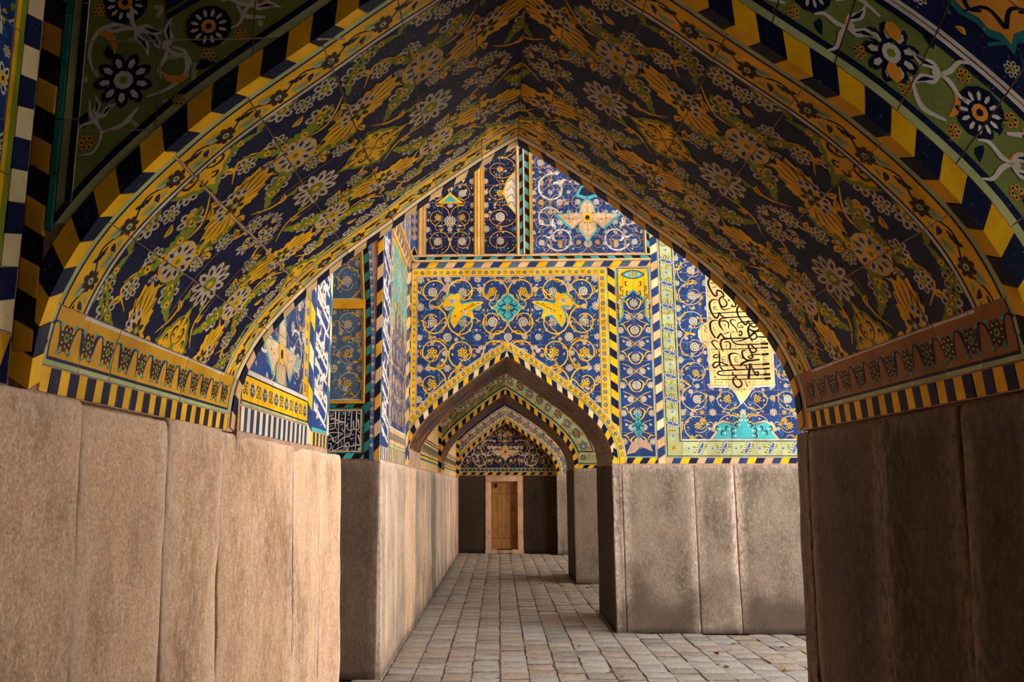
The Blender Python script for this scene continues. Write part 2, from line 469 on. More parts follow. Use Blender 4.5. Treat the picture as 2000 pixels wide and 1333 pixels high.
def slabs(parent, surf, J, z0, z1, mat, proud=.02, batter=0.0, amp=.006, jg=.006, name='stone_slab', topj=.012, nu=10, nv=26, ends=(0, 0), pale=(.6, .6), damp=0.0):
    """upright dado slabs between the joints J, each with worn edges"""
    for k in range(len(J) - 1):
        u0, u1 = J[k] + jg / 2, J[k + 1] - jg / 2
        zt = z1 + random.uniform(-topj, topj * .3)
        e = min(.014, (u1 - u0) * .12)
        U = np.r_[u0, u0 + e * .25, u0 + e, np.linspace(u0 + e, u1 - e, nu)[1:-1], u1 - e, u1 - e * .25, u1]
        Vv = np.r_[z0, np.linspace(z0, zt - .03, nv)[1:], zt - .008, zt]
        seed = random.uniform(0, 90)
        V, pl, dm = [], [], []
        pe = [min(1, random.uniform(0, pale[0]) + .15 + .5 * (pale[0] > 1)), min(1, random.uniform(0, pale[1]) + .15 + .5 * (pale[1] > 1))]
        for zz in Vv:
            for uu in U:
                du_ = min(uu - u0, u1 - uu); dz = zt - zz
                h = proud + batter * (1 - (zz - z0) / (zt - z0)) ** 1.0
                h += amp * 1.2 * mnoise.noise((uu * 2.2 + seed, zz * 1.3, seed)) + amp * .5 * mnoise.noise((uu * 9 + seed, zz * 7, seed))
                wv = .004 * mnoise.noise((zz * 2.5, seed, uu > (u0 + u1) / 2))
                rr = .007 * max(0, 1 - du_ / e) ** 2 + .012 * max(0, 1 - dz / .02) ** 2
                V.append((uu + wv * (du_ < e * 1.2), zz, h - rr))
                dn_ = mnoise.noise((uu * 1.9 + 4.1, zz * 2.2, 7.7)) + .4 * mnoise.noise((uu * 6, zz * 6, 2.2))
                dm.append(damp * min(1, max(0, (dn_ + .75 - zz * 1.5) * 1.6)))
                pl.append(max(pe[0] * max(0, 1 - (uu - u0) / .09), pe[1] * max(0, 1 - (u1 - uu) / .09), .5 * max(0, 1 - dz / .07)))
        nU, nV = len(U), len(Vv)
        base = len(V)
        ringi = [i for i in range(nU)] + [j * nU + nU - 1 for j in range(1, nV)] + [(nV - 1) * nU + i for i in range(nU - 2, -1, -1)] + [j * nU for j in range(nV - 2, 0, -1)]
        for i in ringi:
            V.append((V[i][0], V[i][1], -.05)); pl.append(.3); dm.append(0)
        A = np.array(V)
        co = surf(A[:, 0], A[:, 1], A[:, 2])
        F = [(j * nU + i, j * nU + i + 1, (j + 1) * nU + i + 1, (j + 1) * nU + i) for j in range(nV - 1) for i in range(nU - 1)]
        m = len(ringi)
        F += [(ringi[i], base + i, base + (i + 1) % m, ringi[(i + 1) % m]) for i in range(m)]
        o = pymesh(name, co, F, mat[k % len(mat)] if isinstance(mat, list) else mat, parent, smooth=True)
        at = o.data.attributes.new('pale', 'FLOAT', 'POINT')
        at.data.foreach_set('value', np.array(pl, np.float32))
        at = o.data.attributes.new('damp', 'FLOAT', 'POINT')
        at.data.foreach_set('value', np.array(dm, np.float32))
# ------------------------------------------------------------------ ornament templates (unit radius)
TAU = 2 * math.pi
def T_ros(n=8, pet='white', inn='black', cen='green', dot='yellow', back=None, seg=7, iseg=5, ir=1.0):
    d = Dec()
    if back: d.ell(0, 0, .98, .98, 0, back, 1, 14)
    for k in range(n):
        a = TAU * k / n
        wd = min(.34, 2.1 / n)
        d.ell(.63 * math.cos(a), .63 * math.sin(a), .37, wd, a, pet, 2, seg)
        d.ell(.62 * math.cos(a), .62 * math.sin(a), .20 * ir, wd * .5 * ir, a, inn, 3, iseg)
    d.ell(0, 0, .33, .33, 0, cen, 4, 9)
    d.ell(0, 0, .15, .15, 0, dot, 5, 6)
    return d.arr()
def T_star(n=10, c1='yellow', c2='umber', c3='white'):
    d = Dec()
    th = np.linspace(0, TAU, 2 * n, endpoint=False)
    r = np.where(np.arange(2 * n) % 2, .5, 1.0)
    d.poly(np.stack([r * np.cos(th), r * np.sin(th)], 1), c1, 2)
    for k in range(n):
        a = TAU * k / n
        d.stroke([(.3 * math.cos(a), .3 * math.sin(a)), (.75 * math.cos(a), .75 * math.sin(a))], [.09, .02], c2, 3)
    d.ell(0, 0, .34, .34, 0, c2, 3, 9); d.ell(0, 0, .2, .2, 0, c3, 4, 7)
    return d.arr()
def T_leaf(c='yellow', c2=None, asp=.36):
    d = Dec()
    x = np.linspace(0, 1, 6); w = asp * np.sin(np.pi * x ** .8) ** .9 * .9
    up = np.stack([x, w + .10 * np.sin(np.pi * x)], 1); dn = np.stack([x, -w * .6 + .10 * np.sin(np.pi * x)], 1)
    d.strip(up, dn, c, 2)
    if c2: d.stroke([(.15, .06), (.55, .11), (.9, .03)], [.02, .09, .02], c2, 3)
    return d.arr()
def T_bud(c='white', c2='black', c3='yellow'):
    d = Dec()
    for a in (-.75, 0, .75):
        d.ell(.5 * math.cos(a), .5 * math.sin(a), .46, .2, a, c, 2, 7)
        d.ell(.5 * math.cos(a), .5 * math.sin(a), .2, .09, a, c2, 3, 4)
    d.ell(.08, 0, .2, .26, 0, c3, 4, 6)
    return d.arr()
def T_saz(c='green', fl='yellow', n=10, bend=.35, fl_n=3, spine=None, wd=.13):
    """long serrated leaf along +x from 0 to 1"""
    d = Dec()
    x = np.linspace(0, 1, 2 * n + 1)
    cy = bend * (1 - (2 * x - 1) ** 2)
    w = wd * np.sin(np.pi * np.clip(x, .02, .98) ** .75) ** .8
    ser = np.where(np.arange(2 * n + 1) % 2, 1.28, .82)
    t = np.stack([np.ones_like(x), np.gradient(cy, x)], 1); t /= np.hypot(t[:, 0], t[:, 1])[:, None]
    nn = np.stack([-t[:, 1], t[:, 0]], 1); P = np.stack([x, cy], 1)
    d.strip(P + nn * (w * ser)[:, None] + t * .02, P - nn * (w * ser)[:, None] + t * .02, c, 2)
    if spine: d.stroke(P[1:-1], .025, spine, 3)
    for k in range(fl_n):
        i = int((k + 1) * 2 * n / (fl_n + 1))
        d.ell(*P[i], .046, .046, 0, fl, 3, 7); d.ell(*P[i], .02, .02, 0, 'umber', 4, 4)
    return d.arr()
def T_feather(c='yellow', dk='umber', wh='pearl', lf='green'):
    """large two-ended feathery palmette, long axis x"""
    d = Dec()
    pts = []
    n = 20
    for k in range(2 * n):
        a = TAU * k / (2 * n)
        el = .42 + .58 * abs(math.cos(a)) ** 1.6
        r = el * (1.0 if k % 2 == 0 else .84) * (1 + .06 * math.sin(k * 7.3))
        pts.append((r * math.cos(a + .06 * (k % 2)), r * math.sin(a) * .78))
    d.poly(pts, c, 3)
    for sgn in (-1, 1):
        for a in (-.62, -.3, 0, .3, .62):
            d.stroke([(sgn * .32 * math.cos(a), .26 * math.sin(a)), (sgn * .6 * math.cos(a), .5 * math.sin(a)), (sgn * .84 * math.cos(a), .5 * math.sin(a) * 1.1)], [.008, .034, .010], dk, 4)
    for k in range(7):
        a = math.pi * (k + .5) / 7
        d.ell(.36 * math.cos(a), -.34 * math.sin(a), .13, .09, -a, wh, 4, 6)
        d.ell(.36 * math.cos(a), -.34 * math.sin(a), .06, .045, -a, dk, 5, 5)
    for k in range(6):
        a = TAU * k / 6 + .2
        d.ell(.14 * math.cos(a), .12 * math.sin(a), .13, .06, a, dk, 5, 6)
    d.ell(0, 0, .10, .09, 0, lf, 6, 7)
    d.ell(0, 0, .05, .045, 0, wh, 7, 5)
    return d.arr()
def ogee(ax, ay, n=9):
    """pointed four-lobed outline"""
    q = np.array([(0, 1), (.10, .80), (.30, .72), (.40, .52), (.60, .38), (.70, .16), (1, 0)]) * [ax, ay]
    return np.concatenate([q, (q * [1, -1])[::-1][1:], (q * [-1, -1])[1:], (q * [-1, 1])[::-1][1:-1]])
def T_med(ax=1.0, ay=.8, c='yellow', rim='green', dk='umber'):
    d = Dec()
    d.poly(ogee(ax * 1.16, ay * 1.2), rim, 3); d.poly(ogee(ax, ay), c, 4)
    for sx in (-1, 1):
        for sy in (-1, 1):
            d.stroke(np.array([(.05, .1), (.2, .32), (.42, .34), (.5, .18), (.36, .14)]) * [sx * ax, sy * ay], [.02, .05, .09, .05, .02], dk, 5, 4)
            d.stroke(np.array([(.1, .5), (.22, .6), (.14, .7), (.04, .66)]) * [sx * ax, sy * ay], [.03, .08, .04], dk, 5, 3)
            d.stroke(np.array([(.55, .1), (.7, .16), (.78, .05)]) * [sx * ax, sy * ay], [.02, .08, .02], dk, 5, 3)
            d.stroke(np.array([(.2, .08), (.3, .2), (.24, .26)]) * [sx * ax, sy * ay], [.02, .06, .02], dk, 5, 3)
    d.ell(0, 0, .1 * ax, .13 * ay, 0, rim, 6, 6)
    return d.arr()
def T_scroll(c='white', dk='black', turns=1.15, w=.13):
    """thick spiral scroll ending in a two-lobed leaf"""
    d = Dec()
    th = np.linspace(0, TAU * turns, 30); r = np.linspace(1.0, .55, 30)
    P = np.stack([r * np.cos(th), r * np.sin(th)], 1)
    d.stroke(P, np.linspace(w, w * .8, 30), c, 3)
    for k in range(1, 29, 3):
        d.stroke(P[k:k + 2], w * .22, dk, 4)
    e = P[-1]; tx = P[-1] - P[-2]; a = math.atan2(tx[1], tx[0])
    for sg in (-1, 1):
        q = np.array([(0, 0), (.22, .1 * sg), (.34, .32 * sg), (.22, .46 * sg)])
        ca, sa = math.cos(a), math.sin(a)
        d.stroke(e + q @ np.array([[ca, sa], [-sa, ca]]), [w, w * 1.7, w * .9, .02], c, 3, 4)
    return d.arr()
def T_bow(c='white', dk='black'):
    """white arabesque pair of leaves (border flower)"""
    d = Dec()
    for sg in (-1, 1):
        d.stroke([(0, 0), (.25, .22 * sg), (.6, .25 * sg), (.95, .55 * sg)], [.1, .26, .24, .02], c, 3, 4)
        d.stroke([(.2, .2 * sg), (.5, .25 * sg), (.75, .38 * sg)], [.02, .13, .02], dk, 4, 4)
        d.stroke([(0, 0), (-.3, .16 * sg), (-.6, .5 * sg), (-.95, .55 * sg)], [.1, .16, .12, .05], c, 3, 4)
    d.ell(.16, 0, .12, .09, 0, c, 4, 6)
    return d.arr()
def T_hook(c='yellow', dk='black'):
    d = Dec()
    d.stroke([(-.9, -.1), (-.4, .25), (.2, .28), (.7, -.05), (.9, -.5)], [.04, .2, .34, .26, .02], c, 3, 4)
    d.stroke([(-.3, .24), (.2, .28), (.6, .02)], [.02, .2, .03], dk, 4, 4)
    return d.arr()
def T_vineleaf(c='turq'):
    d = Dec()
    d.stroke([(0, 0), (.4, .2), (.8, .1), (1, -.2)], [.07, .06, .04], c, 1, 3)
    for x, y, a in ((.3, .18, 1.0), (.6, .17, -.6), (.95, -.1, -1.2)):
        d.ell(x + .12 * math.cos(a), y + .12 * math.sin(a), .15, .06, a, c, 1, 5)
    return d.arr()

R8 = T_ros(8, 'white', 'black', 'green', 'yellow')
S8 = T_ros(7, 'pearl', 'umber', 'green', 'yellow'); SBUD = T_bud('pearl', 'umber', 'yellow')
S12 = T_ros(11, 'pearl', 'umber', 'green', 'yellow', back='umber', seg=7, iseg=4); S12y = T_ros(10, 'pearl', 'umber', 'yellow', 'green', back='yellow', seg=6, iseg=4)
R8b = T_ros(8, 'white', 'navy', 'yellow', 'umber')
R8c = T_ros(8, 'white', 'black', 'turq', 'white', back='yellow')
R6 = T_ros(6, 'white', 'black', 'yellow', 'umber', seg=6, iseg=4)
R6y = T_ros(6, 'yellow', 'black', 'green', 'white', seg=6, iseg=4)
R12 = T_ros(12, 'white', 'umber', 'green', 'yellow', back='umber', seg=6, iseg=4)
R12y = T_ros(10, 'white', 'umber', 'yellow', 'green', back='yellow', seg=6, iseg=4)
RD = T_ros(7, 'umber', 'umber', 'palegreen', 'umber', seg=7, iseg=3)
RDK = T_ros(7, 'umber', 'cream', 'green', 'umber', back=None, seg=7, iseg=4, ir=.62)
RIVY = T_ros(12, 'ink', 'white', 'orange', 'ink', back='ink', seg=6, iseg=5)
RLOT = T_ros(9, 'ink', 'white', 'white', 'green', back=None, seg=7, iseg=5)
RO6 = T_ros(6, 'orange', 'ink', 'green', 'green', seg=6, iseg=5)
RBLUE = T_ros(8, 'blue', 'navy', 'white', 'navy', seg=6, iseg=4)
RNAVY = T_ros(8, 'navy', 'white', 'blue', 'cream', back=None, seg=6, iseg=4)
RTQ = T_ros(8, 'white', 'teal', 'turq', 'navy', seg=6, iseg=4)
STAR = T_star(9)
STARW = T_star(8, 'yellow', 'black', 'white')
LFY, LFG, LFN, LFP, LFT, LFK = T_leaf('yellow', 'black'), T_leaf('green'), T_leaf('navy', 'blue'), T_leaf('palegreen', 'mossgreen'), T_leaf('turq'), T_leaf('black')
LFO = T_leaf('orange')
LFI = T_leaf('ink')
BUD, BUDY = T_bud(), T_bud('yellow', 'black', 'white')
SAZ = T_saz(n=11, bend=.26, fl_n=4, wd=.088); SAZY = T_saz('yellow', 'black', 8, .3, 2, 'black'); SAZO = T_saz('orange', 'orange', 7, .25, 0)
FEA = T_feather(); MED = T_med()
SCR = T_scroll(turns=.85, w=.12); BOW = T_bow('white', 'ink'); HOOK = T_hook(); VIN = T_vineleaf('turq'); VING = T_vineleaf('green')
SAZK = T_saz('ink', 'slate', 4, .12, 1)
SAZN = T_saz('navy', 'white', 8, .3, 2)

def field(d, u0, u1, v0, v1, cell, vine='yellow', centre=None, small=None, tend='turq', rnd=1, hooks=True, lw=.035):
    """mirrored scroll-work with blossoms filling a rectangle"""
    rg = random.Random(rnd)
    centre = centre or [R8, R8c, R6y, STAR]; small = small or [R6, BUD, R6y, LFY]
    um = (u0 + u1) / 2
    nx = max(1, round((u1 - um) / cell)); ny = max(1, round((v1 - v0) / cell))
    cw, ch = (u1 - um) / nx, (v1 - v0) / ny
    items = []
    for i in range(nx):
        for j in range(ny):
            cx, cy = um + (i + .5) * cw, v0 + (j + .5) * ch; mn = min(cw, ch)
            sg = 1 if (i + j) % 2 else -1
            ph = (math.pi / 2 if j % 2 else -math.pi / 2) + rg.uniform(-.5, .5)
            th = np.linspace(0, TAU * 1.15, 20) * sg + ph
            r = np.linspace(.53, .21, 20) + .02 * np.sin(np.linspace(0, 9, 20))
            P = np.stack([cx + cw * r * np.cos(th), cy + ch * r * np.sin(th)], 1)
            items.append(('s', P, np.linspace(lw, lw * .55, 20) * mn))
            # S-shaped stems linking the spirals
            k = np.linspace(0, 1, 8)
            items.append(('s', np.stack([cx + cw * (.12 * np.sin(k * TAU)), cy + ch * (.45 + .6 * k)], 1), np.full(8, lw * .6 * mn)))
            items.append(('s', np.stack([cx + cw * (.45 + .6 * k), cy + ch * (.14 * np.sin(k * TAU))], 1), np.full(8, lw * .6 * mn)))
            items.append(('t', rg.choice(centre), cx, cy, rg.uniform(0, 6), rg.uniform(.15, .19) * mn))
            for q in (2, 5, 8, 11, 14, 17):
                t = P[q + 1] - P[q]; a = math.atan2(t[1], t[0]); t = t / np.hypot(*t)
                side = 1 if q % 2 else -1
                T = rg.choice(small + [LFY, LFG])
                off = .10 * mn * side
                items.append(('t', T, P[q][0] - t[1] * off, P[q][1] + t[0] * off, a + side * 1.0, mn * rg.uniform(.065, .10)))
            if hooks:
                for q in (1, 6, 12):
                    t = P[q + 1] - P[q]
                    items.append(('t', rg.choice([HOOK, HOOK, SAZY]), P[q][0], P[q][1], math.atan2(t[1], t[0]), mn * rg.uniform(.16, .23)))
            if tend:
                for _ in range(8):
                    items.append(('t', VIN if tend == 'turq' else VING, cx + rg.uniform(-.5, .5) * cw, cy + rg.uniform(-.5, .5) * ch, rg.uniform(0, 6), rg.uniform(.12, .2) * mn))
            for fx, fy in ((.5, .5), (-.5, .5)) if i == 0 else ((.5, .5),):
                items.append(('t', rg.choice([R8, R6, R8b, R8c]), cx + fx * cw, cy + fy * ch, rg.uniform(0, 6), rg.uniform(.11, .15) * mn))
            items.append(('t', rg.choice([BUD, BUDY, R6, LFG]), cx + .5 * cw + rg.uniform(-.1, .1) * cw, cy + rg.uniform(-.15, .15) * ch, rg.uniform(0, 6), rg.uniform(.08, .12) * mn))
            items.append(('t', rg.choice([BUD, BUDY, R6, STARW]), cx + rg.uniform(-.15, .15) * cw, cy + .5 * ch, rg.uniform(0, 6), rg.uniform(.08, .12) * mn))
            for _ in range(9):
                items.append(('t', rg.choice([LFY, LFG, LFT, BUD, R6]), cx + rg.uniform(-.5, .5) * cw, cy + rg.uniform(-.5, .5) * ch, rg.uniform(0, 6), rg.uniform(.05, .08) * mn))
    for it in items:
        if it[0] == 's':
            d.stroke(it[1], it[2], vine, 1)
            d.stroke(np.stack([2 * um - it[1][:, 0], it[1][:, 1]], 1), it[2], vine, 1)
        else:
            _, T, x, y, a, s = it
            if x > u1 - s * .5: x = u1 - s * .6
            y = min(max(y, v0 + s * .6), v1 - s * .6)
            d.stamp(T, x, y, a, s)
            if x > um + s * .5: d.stamp(T, 2 * um - x, y, math.pi - a, s, flip=True)
def arange_n(a, b, p):
    n = max(1, int(round((b - a) / p)))
    return np.linspace(a, b, n + 1)
def chain(d, P0, P1, period, T1, T2, s1, s2, vine=None, amp=0, a1=0, a2=0):
    """alternating flowers along a straight run in (u, v)"""
    P0, P1 = np.array(P0, float), np.array(P1, float)
    Ln = np.hypot(*(P1 - P0)); n = max(1, int(round(Ln / period))); t = (P1 - P0) / Ln
    a = math.atan2(t[1], t[0]); nn = np.array([-t[1], t[0]])
    for k in range(n):
        p = P0 + t * (k + .25) * Ln / n; q = P0 + t * (k + .75) * Ln / n
        d.stamp(T1, *p, a + a1, s1); d.stamp(T2, *q, a + a2, s2)
        if vine:
            x = np.linspace(0, Ln / n, 9)
            d.stroke(P0 + t * (k * Ln / n + x)[:, None] + nn * (amp * np.sin(x / (Ln / n) * TAU))[:, None], s1 * .14, vine, 1)
def XB():   # little dark-and-white bow used in narrow yellow borders
    d = Dec()
    for sg in (-1, 1):
        d.ell(.45 * sg, .4, .5, .32, .6 * sg, 'black', 2, 6); d.ell(.45 * sg, -.4, .5, .32, -.6 * sg, 'black', 2, 6)
        d.ell(.42 * sg, .36, .28, .14, .6 * sg, 'cream', 3, 5); d.ell(.42 * sg, -.36, .28, .14, -.6 * sg, 'cream', 3, 5)
    return d.arr()
XBOW = XB()
def yellow_border(d, u0, u1, v0, v1, horiz=True, period=None):
    w = (v1 - v0) if horiz else (u1 - u0)
    period = period or w * 2.1
    if horiz: chain(d, (u0, (v0 + v1) / 2), (u1, (v0 + v1) / 2), period, XBOW, RBLUE, w * .36, w * .34, 'mossgreen', w * .3)
    else: chain(d, ((u0 + u1) / 2, v0), ((u0 + u1) / 2, v1), period, XBOW, RBLUE, w * .36, w * .34, 'mossgreen', w * .3)
def vine_band(d, u0, u1, vc, w, period=.2, lead=1):
    """yellow soffit border: dark flowers on a running stem with pale and navy leaves (runs along u)"""
    n = max(1, int(round((u1 - u0) / period))); p = (u1 - u0) / n
    for k in range(n):
        b = u0 + k * p
        x = np.linspace(0, p, 13)
        d.stroke(np.stack([b + x, vc + .2 * w * np.sin(x / p * TAU)], 1), .012 * (w / .11) * .6, 'ink', 1)
        d.stamp(RD, b + .25 * p, vc + .12 * w, .3 * k, .34 * w, dl=1)
        d.stamp(SAZK, b + .50 * p, vc - .22 * w, .25, .62 * w); d.stamp(LFN, b + .92 * p, vc + .1 * w, 2.2, .36 * w)
        d.stamp(LFP, b + .48 * p, vc + .22 * w, .1, .62 * w); d.stamp(LFP, b + .92 * p, vc - .26 * w, .2, .6 * w)
        d.stamp(LFP, b + .05 * p, vc + .3 * w, 2.9, .3 * w)
def frieze(d, u0, u1, v0, v1, period=.25):
    w = v1 - v0; vc = (v0 + v1) / 2
    n = max(1, int(round((u1 - u0) / period))); p = (u1 - u0) / n
    for k in range(n):
        b = u0 + k * p
        for q, s in ((.25, .36), (.75, .36)):
            x = b + q * p
            d.stamp(RDK, x, vc + (.03 * w), .2, s * w)
            for sg in (-1, 1):
                d.stroke([(x, vc - .2 * w), (x + sg * .07 * p, vc - .38 * w), (x + sg * .13 * p, vc - .33 * w)], .03 * w, 'teal', 1, 3)
                d.stamp(LFT, x + sg * .12 * p, vc + .30 * w, .6 if sg > 0 else 2.5, .2 * w)
                d.stamp(LFT, x + sg * .10 * p, vc - .30 * w, -.6 if sg > 0 else -2.5, .17 * w)
        for x0, q in ((b, 1), (b + .5 * p, -1)):
            d.stroke([(x0 - .14 * p, vc - .42 * w), (x0 - .12 * p, vc - .05 * w), (x0 - .07 * p, vc + .3 * w), (x0, vc + .40 * w)], [.03 * w, (.20 if q > 0 else .06) * w, (.14 if q > 0 else .06) * w, .04 * w], 'navy', 1, 5)
            d.stroke([(x0, vc + .40 * w), (x0 + .07 * p, vc + .3 * w), (x0 + .12 * p, vc - .05 * w), (x0 + .14 * p, vc - .42 * w)], [.04 * w, (.14 if q < 0 else .06) * w, (.20 if q < 0 else .06) * w, .03 * w], 'navy', 1, 5)

def soffit_field(d, s0, s1, y0, y1, first=.26, half=.53, mult=1.0):
    """unrolled vault ornament: medallions, feathery palmettes, saz leaves and rosettes on navy"""
    yc = (y0 + y1) / 2; W = (y1 - y0) / 1.22
    k = -1
    while True:
        s = first + k * half; k += 1
        if s > s1 + half: break
        m = s + half / 2
        edge = (k % 2 == 1)
        for sg in (-1, 1):
            Y = lambda q: yc + sg * q * W
            R = lambda a: a * sg
            F = sg < 0
            d.stamp(FEA, s, Y(.30), R(.3) + (math.pi if sg > 0 else 0), .178, dl=1)
            d.stamp(S12y, m, Y(.31), .4, .088, dl=1)
            d.stamp(SAZ, s + .07, Y(.115), R(.22), .36, flip=F); d.stamp(SAZ, s + .46, Y(.455), math.pi - R(.15), .34, flip=F)
            d.stamp(SAZ, s + .20, Y(.575), R(.0), .30, flip=F)
            d.stamp(SAZ, s - .02, Y(.44), R(.5), .27, flip=F); d.stamp(SAZ, s + .50, Y(.20), math.pi - R(.7), .24, flip=F); d.stamp(SAZ, s + .05, Y(.60), math.pi + R(.1), .26, flip=not F)
            for x, y, r in ((.02, .53, .05), (.30, .185, .04), (.235, .45, .042), (.37, .55, .04)): d.stamp(S8, s + x, Y(y), x * 5, r)
            # half blossoms hugging the leaves
            for x, y, r in ((.16, .215, .058), (.395, .43, .058), (.30, .60, .055)):
                d.stamp(S8, s + x, Y(y), x * 7, r, dl=-1); d.ell(s + x + .02, Y(y + .02), .03, .02, .5, 'yellow', 2, 7)
            for x, y, r in ((.415, .145, .043), (.115, .455, .043), (.45, .56, .05), (.08, .585, .045)):
                d.stamp(S8, s + x, Y(y), x * 9, r)
            for x, y, T, r in ((.42, .27, SBUD, .045), (.19, .37, SBUD, .04), (.48, .04, SBUD, .04), (.05, .05, SBUD, .04), (.36, .21, BUDY, .04), (.2, .47, BUDY, .035)):
                d.stamp(T, s + x, Y(y), R(x * 9 + y * 5), r)
            for P in ([(.02, .16), (.09, .10), (.17, .09), (.25, .10)], [(.40, .20), (.44, .12), (.49, .09), (.53, .12)], [(.04, .42), (.10, .50), (.17, .44), (.20, .40)],
                      [(.34, .36), (.40, .36), (.45, .40), (.50, .47)], [(.18, .28), (.14, .32), (.10, .31)], [(.36, .28), (.42, .31), (.46, .29)]):
                d.stroke([(s + x, Y(y)) for x, y in P], [.003, .012, .010, .003], 'yellow', 1, 4)
            for x, y, a in ((.12, .08, .8), (.20, .06, 2.4), (.45, .11, 1.1), (.52, .17, 2.0), (.13, .50, -.6), (.07, .47, 2.2), (.43, .36, .7), (.48, .42, -1), (.30, .48, .4), (.34, .14, 1.8), (.24, .42, 2.8), (.5, .52, .5)):
                d.stamp(LFY if (x * 100) % 3 < 2 else LFG, s + x, Y(y), R(a), .055)
        d.stamp(S12, m, yc, .2, .105, dl=1)
        if k % 2 == 1:
            d.stamp(MED, s, yc, 0, .15, dl=2)
        else:
            d.stamp(MED, s, y0 - .02, 0, .16, dl=2); d.stamp(MED, s, y1 + .02, 0, .16, dl=2)
            d.stamp(S8, s, yc + .06, .3, .055); d.stamp(S8, s, yc - .08, .3, .05); d.stamp(SBUD, s + .06, yc, 0, .055); d.stamp(SBUD, s - .07, yc, math.pi, .055); d.stamp(BUDY, s, yc - .01, 1, .045)
# ================================================================== THE PLACE
YF, YB = 2.08, 3.77            # near arch, front and back plane
YW = 9.64                      # wall facing the viewer across the court
YN = 7.27                      # recess wall beside the passage on the left
Y2B, Y3, Y3B, Y4, YE = 11.16, 14.40, 15.95, 20.45, 20.80
XL1, XR1, XL2 = -1.225, 1.36, -1.06

